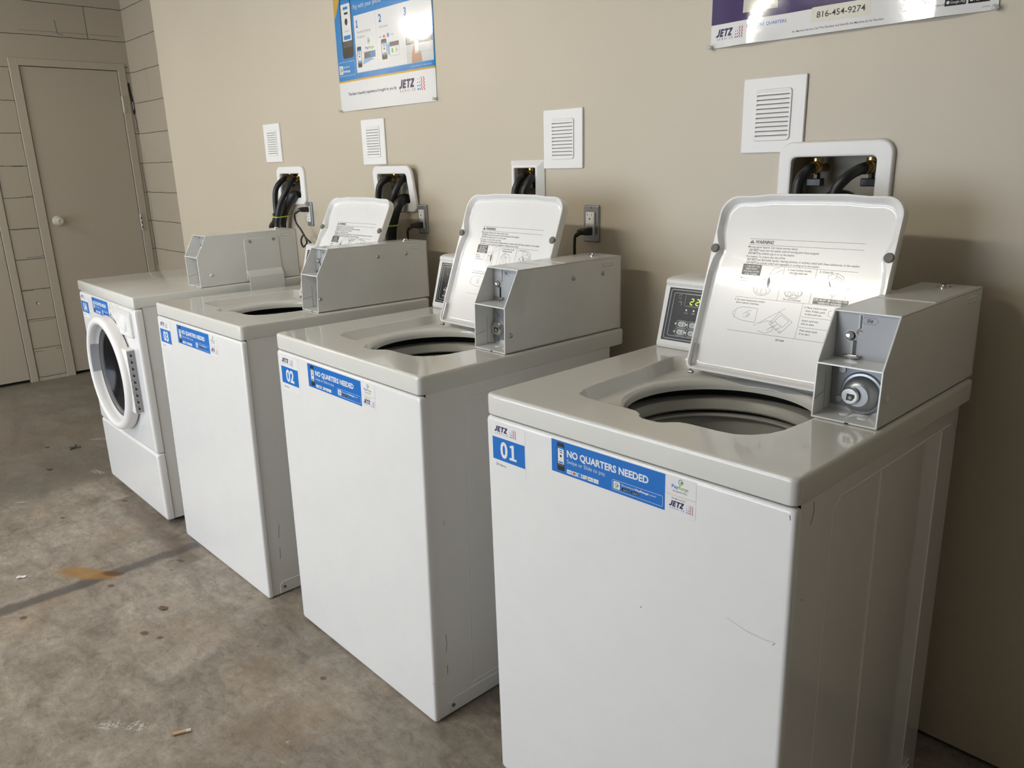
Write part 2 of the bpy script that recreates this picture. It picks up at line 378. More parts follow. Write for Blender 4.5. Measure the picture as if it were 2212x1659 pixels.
# ------------------------------------------------------------------ printed marks (flat, laid on a surface)
TXT = {}
def text_mesh(s, bold):
    k = (s, bold)
    if k in TXT: return TXT[k]
    cu = bpy.data.curves.new('t', 'FONT'); cu.body = s; cu.size = 1; cu.resolution_u = 3
    cu.offset = .028*bold; cu.fill_mode = 'FRONT'
    ob = bpy.data.objects.new('t', cu)
    me = bpy.data.meshes.new_from_object(ob)
    V = [(v.co.x, v.co.y) for v in me.vertices]; F = [tuple(p.vertices) for p in me.polygons]
    bpy.data.objects.remove(ob); bpy.data.meshes.remove(me); bpy.data.curves.remove(cu)
    TXT[k] = (V, F); return TXT[k]
CAPH = .70
class Decal:
    def __init__(s, gloss=.3, cell=None): s.V = []; s.F = []; s.m = []; s.ms = []; s.bb = []; s.gloss = gloss; s.cell = cell
    def mi(s, c):
        q = M[c[1:]] if c.startswith('@') else ink(c, s.gloss)
        if q not in s.ms: s.ms.append(q)
        return s.ms.index(q)
    def _add(s, V, F, c):
        q = (min(v[0] for v in V), min(v[1] for v in V), max(v[0] for v in V), max(v[1] for v in V))
        lay = 1+max([l for b_, l in s.bb if b_[0] < q[2] and b_[2] > q[0] and b_[1] < q[3] and b_[3] > q[1]], default=0)
        lay = min(lay, 9); s.bb.append((q, lay))
        o = len(s.V); s.V += [(x, y, lay) for x, y in V]; k = s.mi(c)
        for f in F: s.F.append([i+o for i in f]); s.m.append(k)
    def poly(s, pts, c): s._add(pts, [tuple(range(len(pts)))], c)
    def rect(s, x0, y0, x1, y1, c, r=0):
        if s.cell and (x1-x0 > s.cell*1.5 or y1-y0 > s.cell*1.5):
            nx = max(1, round((x1-x0)/s.cell)); ny = max(1, round((y1-y0)/s.cell))
            V = [(x0+(x1-x0)*i/nx, y0+(y1-y0)*j/ny) for j in range(ny+1) for i in range(nx+1)]
            F = [(j*(nx+1)+i, j*(nx+1)+i+1, (j+1)*(nx+1)+i+1, (j+1)*(nx+1)+i) for j in range(ny) for i in range(nx)]
            s._add(V, F, c)
        elif r: s.poly(rrect(x0, x1, y0, y1, r, 4), c)
        else: s.poly([(x0, y0), (x1, y0), (x1, y1), (x0, y1)], c)
    def line(s, pts, w_, c, close=False):
        V = []; F = []; P = list(pts)+([pts[0]] if close else [])
        for (x1, y1), (x2, y2) in zip(P, P[1:]):
            L = math.hypot(x2-x1, y2-y1)
            if L < 1e-7: continue
            k = max(1, int(L/s.cell)) if s.cell else 1
            ux, uy = (x2-x1)/L, (y2-y1)/L; nx, ny = -uy*w_/2, ux*w_/2; e = w_*.3
            for i in range(k):
                a, b_ = i*L/k-(e if i == 0 else 0), (i+1)*L/k+(e if i == k-1 else 0)
                o = len(V); ax, ay, bx, by = x1+ux*a, y1+uy*a, x1+ux*b_, y1+uy*b_
                V += [(ax+nx, ay+ny), (ax-nx, ay-ny), (bx-nx, by-ny), (bx+nx, by+ny)]; F.append((o+1, o+2, o+3, o))
        s._add(V, F, c)
    def disc(s, x, y, r, c, ry=None, n=16): s.poly([(x+r*math.cos(2*PI*i/n), y+(ry or r)*math.sin(2*PI*i/n)) for i in range(n)], c)
    def ring(s, x, y, r, w_, c, ry=None, n=24, a0=0, a1=2*PI):
        s.line([(x+r*math.cos(a0+(a1-a0)*i/n), y+(ry or r)*math.sin(a0+(a1-a0)*i/n)) for i in range(n+1)], w_, c)
    def text(s, t, x, y, h, c, width=None, bold=0, it=0, align='l', sx=1.0):
        V, F = text_mesh(t, bold)
        if not V: return
        x0 = min(v[0] for v in V); x1 = max(v[0] for v in V)
        k = h/CAPH; kx = (width/(x1-x0)) if width else k*sx; W_ = (x1-x0)*kx
        off = x-(W_/2 if align == 'c' else W_ if align == 'r' else 0)
        s._add([(off+(vx-x0)*kx+it*vy*k, y+vy*k) for vx, vy in V], F, c)
    def build(s, name, fn, parent=None, dz=.00006, base=.00018):
        if s.cell:
            bm = bmesh.new(); vs = [bm.verts.new(v) for v in s.V]
            for f, k in zip(s.F, s.m):
                try: bm.faces.new([vs[i] for i in f]).material_index = k
                except ValueError: pass
            bmesh.ops.triangulate(bm, faces=[f for f in bm.faces if len(f.verts) > 4])
            for _ in range(6):
                es = [e for e in bm.edges if e.calc_length() > s.cell*1.7]
                if not es: break
                bmesh.ops.subdivide_edges(bm, edges=es, cuts=1); bmesh.ops.triangulate(bm, faces=[f for f in bm.faces if len(f.verts) > 4])
            bm.verts.index_update(); s.V = [tuple(v.co) for v in bm.verts]; s.F = [[v.index for v in f.verts] for f in bm.faces]; s.m = [f.material_index for f in bm.faces]; bm.free()
        bm_v = [fn(x, y, base+l*dz) for x, y, l in s.V]
        me = bpy.data.meshes.new(name); me.from_pydata(bm_v, [], s.F)
        for q in s.ms: me.materials.append(q)
        me.polygons.foreach_set('material_index', s.m); me.update()
        o = bpy.data.objects.new(name, me); COL.objects.link(o); o.parent = parent
        return o

def jetz_logo(d, x, y, wd, hd):
    """company mark: heavy slanted word, small spaced word below, dots and red waves at right. x,y lower left of the whole mark"""
    H_, y0, k, W4 = hd*.64, y+hd*.33, .24, wd*.60
    def G(P, ox, ww): d.poly([(x+ox+a*ww+b_*H_*k, y0+b_*H_) for a, b_ in P], 'navy')
    lw = W4*.232
    B4 = lambda x0, y0, x1, y1: [(x0, y0), (x1, y0), (x1, y1), (x0, y1)]
    for P, o_ in (([(-.30, 0), (.36, 0), (.62, .18), (.62, .27), (-.16, .27)], 0), (B4(.18, .27, .62, 1), 0),
                  (B4(0, 0, .42, 1), .76), (B4(.42, 0, .95, .25), .76), (B4(.42, .38, .86, .62), .76), (B4(.42, .75, .95, 1), .76),
                  (B4(.30, 0, .72, .75), 1.88), (B4(-.05, .75, 1.05, 1), 1.88),
                  (B4(0, 0, 1.05, .25), 3.02), (B4(0, .75, 1.02, 1), 3.02), ([(.0, .25), (.56, .25), (1.02, .75), (.46, .75)], 3.02)): G(P, lw*o_, lw)
    for i, ch in enumerate('SERVICE'): d.text(ch, x+wd*(.0+.098*i), y+hd*.06, hd*.19, 'navy', bold=.3)
    for i in range(4):
        for j in range(2): d.disc(x+wd*(.735+.075*j), y+hd*(.13+.24*i), wd*(.026-.0045*i), 'blue', n=8)
    for j in range(2):
        bx = x+wd*(.885+.09*j); pts = []
        for k in range(17): pts.append((bx+wd*.022*math.sin(k*PI/2), y+hd*(.03+.94*k/16)))
        d.line(pts, wd*.02, 'red')
def payrange_mark(d, x, y, h):
    d.line([(x-.34*h, y+.34*h), (x-.42*h, y-.05*h), (x-.26*h, y-.45*h), (x+.12*h, y-.46*h)], .1*h, 'blue')
    d.line([(x-.34*h, y+.34*h), (x-.1*h, y+.48*h), (x+.2*h, y+.42*h)], .1*h, 'blue')
    d.poly([(x-.1*h, y-.28*h), (x+.38*h, y-.26*h), (x+.44*h, y+.12*h), (x+.2*h, y+.34*h), (x-.12*h, y+.1*h)], 'green')
def phone_pic(d, x0, y0, x1, y1, detail=True):
    W_ = x1-x0; H_ = y1-y0
    d.poly(rrect(x0, x1, y0, y1, W_*.16, 4), 'black')
    sx0, sx1, sy0, sy1 = x0+W_*.1, x1-W_*.08, y0+H_*.16, y1-H_*.15
    d.rect(sx0, sy0, sx1, sy1, 'white')
    d.rect(sx0, sy1-H_*.07, sx1, sy1, 'blue2'); d.rect(sx0, sy0, sx1, sy0+H_*.09, 'dgrey')
    d.rect(sx0+W_*.2, sy1-H_*.15, sx1-W_*.2, sy1-H_*.11, 'blue2'); d.rect(sx0+W_*.28, sy1-H_*.22, sx1-W_*.22, sy1-H_*.19, 'black')
    d.disc((sx0+sx1)/2, (sy0+sy1)/2+H_*.02, W_*.13, 'black', ry=H_*.05, n=12)
    d.rect(sx0+W_*.1, sy0+H_*.11, sx1-W_*.1, sy0+H_*.17, 'blue2')
    if detail: d.rect(sx0+W_*.2, sy0+H_*.22, sx1-W_*.2, sy0+H_*.24, 'lgrey')

# ------------------------------------------------------------------ setting
def S(o, kind='structure'): o['kind'] = kind; return o
FX0, FX1 = -7.6, 3.2
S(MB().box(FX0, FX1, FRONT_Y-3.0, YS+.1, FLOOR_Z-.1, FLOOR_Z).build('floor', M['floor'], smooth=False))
S(MB().box(XF-.1, FX1, FRONT_Y-.12, YS+.1, 2.52, 2.62).build('ceiling', M['ceiling'], smooth=False))
CUT = [(-.469, -.272, 1.235, 1.358), (-1.412, -1.317, 1.225, 1.345), (-2.190, -1.987, 1.224, 1.332), (-3.018, -2.83, 1.232, 1.338)]   # openings of the water boxes
bmw = MB()
xs = sorted({XD, FX1} | {v for c_ in CUT for v in c_[:2]}); zs = sorted({FLOOR_Z+.010, 2.52} | {v for c_ in CUT for v in c_[2:]})
for x0, x1 in zip(xs, xs[1:]):
    for z0, z1 in zip(zs, zs[1:]):
        if not any(c_[0]-1e-6 <= x0 and x1 <= c_[1]+1e-6 and c_[2]-1e-6 <= z0 and z1 <= c_[3]+1e-6 for c_ in CUT):
            bmw.quad((x0, 0, z0), (x1, 0, z0), (x1, 0, z1), (x0, 0, z1))
bmw.quad((XD, 0, zs[0]), (XD, 0, zs[-1]), (XD, YS, zs[-1]), (XD, YS, zs[0]))
bmw.quad((XD, 0, zs[0]), (FX1, 0, zs[0]), (FX1, .014, zs[0]), (XD, .014, zs[0]))
bmesh.ops.remove_doubles(bmw.bm, verts=bmw.bm.verts, dist=1e-5)
S(bmw.build('wall_back', M['drywall'], smooth=False))
S(MB().box(XD-.0, FX1, .012, .02, FLOOR_Z, .03).build('wall_gap_shade', M['dark'], smooth=False))  # near-black strip stands in for shade in the gap under the drywall
S(MB().box(XF-.12, XD, YS, YS+.1, FLOOR_Z, 2.52).build('wall_strip', M['block_side'], smooth=False))
fw = MB()
# far block wall with two door openings (y ranges)
D1 = (-.452, .168, 2.046); D2 = (-1.66, -.706, 2.046)
for y0, y1, z0, z1 in ((FRONT_Y, D2[0], FLOOR_Z, 2.52), (D2[0], D2[1], D2[2], 2.52), (D2[1], D1[0], FLOOR_Z, 2.52), (D1[0], D1[1], D1[2], 2.52), (D1[1], YS+.1, FLOOR_Z, 2.52)):
    fw.box(XF-.12, XF, y0, y1, z0, z1)
S(fw.build('wall_left', M['block_far'], smooth=False))
S(MB().box(FX1, FX1+.1, FRONT_Y, YS, FLOOR_Z, 2.52).build('wall_right', M['front_wall'], smooth=False))
fr = MB()
fr.box(XF-.12, OPEN_X0, FRONT_Y-.12, FRONT_Y, FLOOR_Z, 2.52).box(OPEN_X1, FX1, FRONT_Y-.12, FRONT_Y, FLOOR_Z, 2.52).box(OPEN_X0, OPEN_X1, FRONT_Y-.12, FRONT_Y, OPEN_Z, 2.52)
S(fr.build('wall_front', M['front_wall'], smooth=False))

def far_door(nm, y0, y1, fy0, fy1, label, hinge_y=None, knob=None):
    """flush door in the block wall, seen from +x"""
    d = MB().box(XF-.045, XF-.004, y0+.004, y1-.004, FLOOR_Z+.022, 2.03).build(nm, M['door_paint']); S(d); d['label'] = label
    MB().box(XF-.119, XF-.09, y0-.02, y1+.02, FLOOR_Z+.001, 2.06).build('door_shadow_stop', M['dark'], d, smooth=False)
    f = MB()
    f.box(XF-.05, XF+.006, fy0, y0, FLOOR_Z, 2.034+.045, .002, 1).box(XF-.05, XF+.006, y1, fy1, FLOOR_Z, 2.034+.045, .002, 1).box(XF-.05, XF+.006, y0, y1, 2.034, 2.034+.045, .002, 1)
    f.build('door_frame', M['frame_paint'], d)
    if hinge_y:
        for z in (1.815, 1.017, .22):
            h = MB().cyl(.008, (XF+.008, hinge_y, z-.055), (0, 0, 1), .11, 10, bev=.003).box(XF+.002, XF+.008, hinge_y-.004, hinge_y+.02, z-.05, z+.05)
            if z < 1.5:
                for k in range(3): h.box(XF+.0155, XF+.0165, hinge_y-.0035, hinge_y+.0035, z-.045+k*.032, z-.030+k*.032, m=M['dark'])
                h.mats = [M['far_knob'], M['dark']]
                for fa in h.bm.faces:
                    fa.material_index = 1 if min(v.co.x for v in fa.verts) > XF+.0154 and fa.calc_area() < 2e-4 and len(fa.verts) == 4 and max(v.co.x for v in fa.verts) < XF+.0166 and max(v.co.z for v in fa.verts)-min(v.co.z for v in fa.verts) > .01 else 0
            h.build('hinge', M['far_knob'] if z > 1.5 else None, d)
    if knob:
        ky, kz = knob
        MB().lathe([(0, 0), (.033, 0), (.033, .006), (.026, .010), (.014, .014), (.013, .032), (.022, .038), (.027, .05), (.024, .064), (.012, .069), (.010, .066), (0, .066)], (XF-.004, ky, kz), (1, 0, 0), 28).build('door_knob', M['far_knob'], d)
    return d
far_door('door_1', -.438, .156, -.493, .206, 'narrow beige flush door with a round knob beside the corner strip', .158, (-.376, 1.059))
far_door('door_2', -1.66, -.7175, -1.715, -.672, 'beige flush door at the left edge of the photo')

# broken plaster gap beside the first door frame
gd = Decal()
gd.poly([(.2065, 1.955), (.2225, 1.96), (.226, 1.90), (.232, 1.83), (.234, 1.77), (.226, 1.74), (.216, 1.76), (.214, 1.83), (.209, 1.89)], 'black')
gd.line([(.196, 2.055), (.226, 2.06)], .004, 'black'); gd.line([(.197, 2.055), (.203, 2.015)], .004, 'black')
gd.line([(.226, 1.74), (.233, 1.70), (.231, 1.66), (.235, 1.62)], .005, 'dgrey'); gd.line([(.222, 1.66), (.233, 1.655)], .003, 'dgrey')
gd.line([(.221, 1.42), (.227, 1.25), (.226, 1.05), (.231, .9), (.228, .7)], .0035, 'scratch')
gd.poly([(.218, 1.83), (.227, 1.835), (.228, 1.79), (.222, 1.775)], 'grey')
o = gd.build('trim_2', lambda u, v, h: (XF+h, u, v)); S(o)
cd = Decal()
cd.line([(-5.225, 2.05), (-5.222, 1.95), (-5.215, 1.86)], .003, 'scratch')
cd.line([(-5.49, .7), (-5.50, 1.1), (-5.495, 1.5)], .003, 'scratch')
S(cd.build('trim_3', lambda u, v, h: (u, YS-h, v)))
bdl = Decal()       # cracks along the frames and a pit in the block pier
for yy in (-.4965, -.668):
    z = .02; q = []
    while z < 2.06: q.append((yy+random.uniform(-.002, .002), z)); z += random.uniform(.05, .1)
    bdl.line(q, .0028, 'scratch')
for z_, a_, b_ in ((.2, -.665, -.61), (.2, -.53, -.49), (.41, -.668, -.50), (.62, -.66, -.60), (.625, -.545, -.505), (.835, -.60, -.50), (1.02, -.668, -.50), (1.225, -.56, -.50), (1.42, -.64, -.52)):
    bdl.line([(a_+(b_-a_)*t, z_+random.uniform(-.004, .004)) for t in (0, .3, .6, 1)], .003, 'scratch')
bdl.disc(-.588, .527, .011, 'scratch', n=10); bdl.disc(-.584, .525, .008, 'lgrey', n=10)
bdl.line([(-.186, 2.32), (-.18, 2.24), (-.15, 2.235)], .004, 'scratch')
bdl.line([(-.40, 2.245), (-.10, 2.25)], .002, 'scratch'); bdl.line([(-.10, 2.25), (.2, 2.25)], .002, 'scratch')
S(bdl.build('trim_4', lambda u, v, h: (XF+h, u, v)))

# ------------------------------------------------------------------ machines
TOPC = (-.335, .318)
def machine_matrix(o, m):
    return Matrix(((m[0][0], m[0][1], m[0][2], o[0]), (m[1][0], m[1][1], m[1][2], o[1]), (m[2][0], m[2][1], m[2][2], o[2]), (0, 0, 0, 1)))
MAT = {1: machine_matrix((0, -.7993, 0), ((1, .0088, -.0109), (-.0088, 1, -.0013), (.0109, .0013, 1))),
       2: machine_matrix((-.8977, -.8216, 0), ((1, .001, .0073), (-.001, 1, .008), (-.0073, -.008, 1))),
       3: machine_matrix((-1.7559, -.8485, 0), ((1, -.0122, -.0003), (.0122, 1, .0162), (.0003, -.0162, 1))),
       4: machine_matrix((-2.5596, -.8821, 0), ((1, -.0032, .0067), (.0032, 1, -.0011), (-.0067, .0011, 1)))}
W_, DEP, TH = .683, .720, .045

def number_label(parent, num, x, y):
    """x,y = lower left corner of the sticker on the front panel"""
    d = Decal()
    d.rect(x, y, x+.098, y+.102, 'white'); d.rect(x+.0005, y+.0215, x+.0965, y+.0705, 'blue')
    if num == '01': d.text('0', x+.0345, y+.0295, .0335, 'white', width=.0215, bold=1.1, align='c')
    else: d.text(num, x+.0485, y+.0295, .0335, 'white', width=.045, bold=1.1, align='c')
    if num == '01': d.rect(x+.0505, y+.0295, x+.0715, y+.0345, 'white'); d.rect(x+.0525, y+.0560, x+.0610, y+.0605, 'white'); d.rect(x+.0575, y+.0295, x+.0645, y+.0628, 'white')
    jetz_logo(d, x+.0095, y+.077, .062, .019)
    payrange_mark(d, x+.0125, y+.0115, .0075); d.text('Pay', x+.0185, y+.0093, .0042, 'blue', bold=.7); d.text('Range', x+.0255, y+.0093, .0042, 'green', bold=.7)
    o = d.build('number_sticker', lambda u, v, h: (u, -h, v), parent)
    o['label'] = 'blue and white number sticker reading '+num
def pay_label(parent, x, y, sx=1.0):
    """long blue payment sticker; x,y lower left"""
    d = Decal(); bw = .2645; H_ = .067
    d.rect(0, 0, .325, H_, 'white'); d.rect(.001, .001, bw, H_-.001, 'blue')
    phone_pic(d, .0155, .0065, .0345, .0625)
    d.text('NO QUARTERS NEEDED', .041, .0385, .0130, 'white', width=.189, bold=1.2)
    d.text('Swipe or Slide to pay.', .041, .0258, .0078, 'pale', width=.0945)
    for i, cc in enumerate(('white',)*6):
        cx = .0405+i*.0132; d.rect(cx, .0055, cx+.0118, .0135, cc)
        if i == 0: d.text('VISA', cx+.0059, .0082, .0026, 'navy', bold=1, align='c', it=.2)
        if i == 1: d.disc(cx+.0045, .0095, .0026, 'red', n=10); d.disc(cx+.0075, .0095, .0026, 'orange', n=10)
        if i == 2: d.rect(cx+.002, .006, cx+.0095, .013, 'blue2')
        if i == 3: d.text('DISCOVER', cx+.0059, .0095, .0016, 'black', bold=1, align='c'); d.poly([(cx+.003, .0057), (cx+.0116, .0057), (cx+.0116, .0085)], 'orange')
        if i == 4: d.disc(cx+.003, .0093, .0012, 'black', n=8); d.text('Pay', cx+.0048, .0082, .0026, 'black')
        if i == 5: d.text('G Pay', cx+.0059, .0082, .0024, 'dgrey', align='c')
    a, b_, c_, e = .1505, .0060, .2600, .0250
    d.line(rrect(a, c_, b_, e, .0025, 3), .0006, 'white', True)
    d.poly(rrect(.1535, .1682, .0085, .0228, .0018, 3), 'white'); payrange_mark(d, .1612, .0155, .010)
    d.text('Download ', .172, .0178, .0038, 'white', width=.0285); d.text('PayRange', .2025, .0178, .0038, 'white', width=.0285, bold=1.2); d.text('now!', .2335, .0178, .0038, 'white', width=.0125)
    for bx, t in ((.1722, 'App Store'), (.1925, 'Google Play')):
        d.rect(bx, .0098, bx+.0175, .0150, 'black'); d.text(t, bx+.0035, .0112, .0020, 'white', width=.0125)
    payrange_mark(d, .2955, .0590, .0105)
    d.text('Pay', .2775, .0468, .0058, 'blue', width=.0135, bold=.8); d.text('Range', .2915, .0468, .0058, 'green', width=.0185, bold=.6)
    d.text('Accepted Here', .2795, .0405, .0032, 'dgrey', width=.028, bold=.4)
    d.rect(bw, .0335, .325, .0341, 'gold')
    d.text('Brought to you by', .2785, .0272, .0028, 'dgrey', width=.026, bold=.4)
    jetz_logo(d, .2745, .0080, .0455, .0165)
    o = d.build('payment_sticker', lambda u, v, h: (x+u*sx, -h, y+v), parent)
    o['label'] = 'long blue payment sticker reading NO QUARTERS NEEDED'

def lid_fn(hy, hz, ty, tz, xc):
    vv = Vector((0, ty-hy, tz-hz)).normalized(); nn = Vector((0, -vv.z, vv.y)); o = Vector((0, hy, hz))
    return lambda u, v, h: tuple(Vector((u, 0, 0))+o+vv*v+nn*h)
LID_T = []
def lid_print(parent, fn):
    d = Decal()
    B = 'black'
    for y, x1 in ((.3067, -.1797), (.2938, -.1800)): d.line([(-.433, y), (x1, y)], .0007, B)
    d.poly([(-.4325, .2966), (-.4205, .2966), (-.4265, .3046)], B); d.rect(-.4269, .2990, -.4261, .3026, 'white'); d.disc(-.4265, .2978, .0005, 'white', n=6)
    d.text('WARNING', -.4195, .2968, .0070, B, width=.0435, bold=1.5, it=.15)
    def two(a, b_, x, y, x1):
        Va, _ = text_mesh(a, 1.2); Vb, _ = text_mesh(b_, 0.0)
        wa = max(v[0] for v in Va)-min(v[0] for v in Va); wb = max(v[0] for v in Vb)-min(v[0] for v in Vb)
        k = (x1-x)/(wa+wb+.3)
        d.text(a, x, y, .0046, B, width=wa*k, bold=1.2, it=.15); d.text(b_, x+(wa+.3)*k, y, .0046, B, width=wb*k, bold=.4, it=.15)
    d.text('Moving parts hazard. Can cause serious injury', -.4337, .2868, .0046, B, width=.1158, bold=.4, it=.15)
    two('DO NOT', 'reach into the washer until all moving parts have stopped.', -.4295, .2798, -.2696)
    two('DO NOT', 'let children play in or on the washer.', -.4302, .2728, -.3210)
    d.text('Fire hazard. To reduce the risk of fire:', -.4334, .2655, .0046, B, width=.0924, bold=.4, it=.15)
    two('DO NOT', 'put flammable liquids, cleaning solvents, or articles soiled with these substances, in the washer.', -.4300, .2590, -.1805)
    two('DO NOT', 'put articles soiled with vegetable or cooking oil in the washer.', -.4300, .2522, -.2621)
    d.line([(-.435, .2504), (-.182, .2492)], .0006, B)
    d.rect(-.4355, .2262, -.3903, .2500, B)
    for i, t in enumerate(('1. THIS UNIT HAS', 'BEEN PRESET', 'FOR HIGH WATER', 'LEVEL WASHES')): d.text(t, -.4129, .2442-i*.0055, .0032, 'white', align='c', bold=.6)
    for i, t in enumerate(('Measure', 'detergent', 'into wash tub.')): d.text(t, -.4355, .2180-i*.0062, .0038, B, bold=.5)
    L = lambda *p: d.line(p, .0006, B)
    L((-.3375, .2487), (-.3388, .1762)); L((-.2660, .2493), (-.2672, .1773)); L((-.4372, .1765), (-.205, .1768)); L((-.2789, .1765), (-.28, .1015)); L((-.439, .1014), (-.2, .1016))
    # tub pictures
    for cx, cl in ((-.3785, 0), (-.3060, 1)):
        d.line(rrect(cx-.021, cx+.021, .1840, .2300, .018, 5), .0006, B, True)
        d.line([(cx-.019, .1965), (cx-.012, .2035), (cx-.004, .206), (cx-.003, .2200), (cx+.004, .2200), (cx+.005, .206), (cx+.014, .202), (cx+.020, .1955)], .0005, B)
        d.ring(cx+.0005, .2215, .004, .0005, B, ry=.0025); d.line([(cx, .206), (cx-.001, .188)], .0005, B)
        d.line([(cx-.008, .200), (cx-.012, .190), (cx+.001, .186), (cx+.013, .190), (cx+.009, .200)], .0005, B)
        if cl:
            d.ring(cx-.010, .193, .007, .0005, B, ry=.005); d.ring(cx+.011, .197, .008, .0005, B, ry=.006); d.ring(cx+.002, .188, .008, .0005, B, ry=.004)
            d.line([(cx-.015, .212), (cx-.017, .222), (cx-.010, .232), (cx-.002, .236), (cx-.006, .228), (cx-.011, .220), (cx-.010, .208)], .0005, B)
        else:
            d.poly([(cx+.008, .222), (cx+.0125, .226), (cx+.0155, .214), (cx+.0135, .201), (cx+.0095, .208)], 'dgrey')
            d.line([(cx+.010, .232), (cx+.018, .245), (cx+.031, .247)], .0005, B); d.line([(cx+.016, .228), (cx+.024, .236), (cx+.038, .243)], .0005, B); d.ring(cx+.013, .230, .003, .0005, B)
    d.text('2. Load clothes loosely', -.3292, .2425, .0038, B, width=.0525, bold=.5); d.text('into the wash tub.', -.3238, .2362, .0038, B, width=.040, bold=.5)
    d.text('Do not overload.', -.3250, .1795, .0040, B, width=.0395, bold=.5)
    d.text('3. Close lid', -.2594, .2428, .0042, B, width=.0275, bold=.5)
    L((-.2495, .2225), (-.2220, .1990), (-.1935, .2170), (-.2225, .2350), (-.2495, .2225)); L((-.2495, .2195), (-.222, .1960), (-.1935, .214)); L((-.2495, .222), (-.2535, .199)); L((-.222, .196), (-.222, .191)); L((-.1935, .2165), (-.197, .195))
    L((-.2395, .2280), (-.2395, .2385), (-.2225, .2445), (-.2225, .2345)); L((-.2225, .2445), (-.2075, .2375), (-.2060, .2255), (-.2225, .2160)); L((-.2215, .2385), (-.2120, .2340), (-.2110, .2270))
    d.ring(-.2220, .2170, .013, .0005, B, ry=.0075); d.line([(-.2355, .2265), (-.2325, .2200), (-.2305, .2165)], .0022, 'dgrey'); d.ring(-.2255, .2155, .003, .0005, B)
    d.poly([(-.2600, .1782), (-.1935, .1782), (-.1868, .1825), (-.1868, .1905), (-.2595, .1905)], B)
    d.text('LID MUST BE CLOSED TO', -.2232, .1855, .0038, 'white', align='c', width=.068, bold=1.2); d.text('OPERATE WASHER', -.2245, .1795, .0038, 'white', align='c', width=.049, bold=1.2)
    d.text('4. Set wash temperature and/or', -.4372, .1690, .0038, B, width=.0734, bold=.5); d.text('fabric selector switches.', -.4330, .1628, .0038, B, width=.056, bold=.5)
    L((-.428, .150), (-.415, .1555), (-.378, .1550), (-.378, .124), (-.412, .126), (-.430, .1315), (-.428, .150)); d.ring(-.398, .1400, .0035, .0006, B); L((-.410, .140), (-.400, .147), (-.392, .150)); L((-.408, .134), (-.399, .1345), (-.394, .142)); L((-.43, .148), (-.436, .140), (-.43, .131))
    L((-.3152, .1619), (-.3793, .1173))
    L((-.3250, .1530), (-.2935, .1350), (-.3140, .1090), (-.3440, .1260), (-.3250, .1530)); L((-.3215, .1475), (-.3010, .1355), (-.3130, .1215), (-.3330, .1330), (-.3215, .1475))
    for k in range(3): L((-.3395+k*.0085, .1255-k*.005), (-.334+k*.0085, .132-k*.005)); L((-.336+k*.0085, .118-k*.005), (-.330+k*.0085, .1245-k*.005))
    L((-.366, .1240), (-.352, .1310), (-.341, .1315), (-.335, .1270)); L((-.366, .1080), (-.350, .1040), (-.336, .1100), (-.331, .1180)); L((-.346, .1120), (-.338, .1190), (-.333, .1200))
    for i, t in enumerate(('5. Place coins in coin', 'slots. If slide, push', 'in then pull out.')): d.text(t, -.2746+(.004 if i else 0), .1672-i*.0068, .0040, B, bold=.6)
    L((-.2766, .1486), (-.200, .1489)); L((-.2778, .1270), (-.200, .1271))
    for i, t in enumerate(('Insert card into', 'slot to start.')): d.text(t, -.2735, .1398-i*.0068, .0040, B, bold=.6)
    for i, t in enumerate(('Push timer knob', 'in to start.')): d.text(t, -.2735, .1188-i*.0068, .0040, B, bold=.6)
    L((-.215, .168), (-.222, .166), (-.222, .158), (-.214, .154)); L((-.214, .137), (-.209, .139)); L((-.214, .131), (-.209, .128)); L((-.216, .116), (-.210, .119)); L((-.216, .110), (-.210, .109))
    d.text('201460', -.3219, .0918, .0042, B, width=.0201, bold=.8)
    d.build('instruction_print', lambda u, v, h: fn(u, v, h-.0039), parent, dz=.00006)

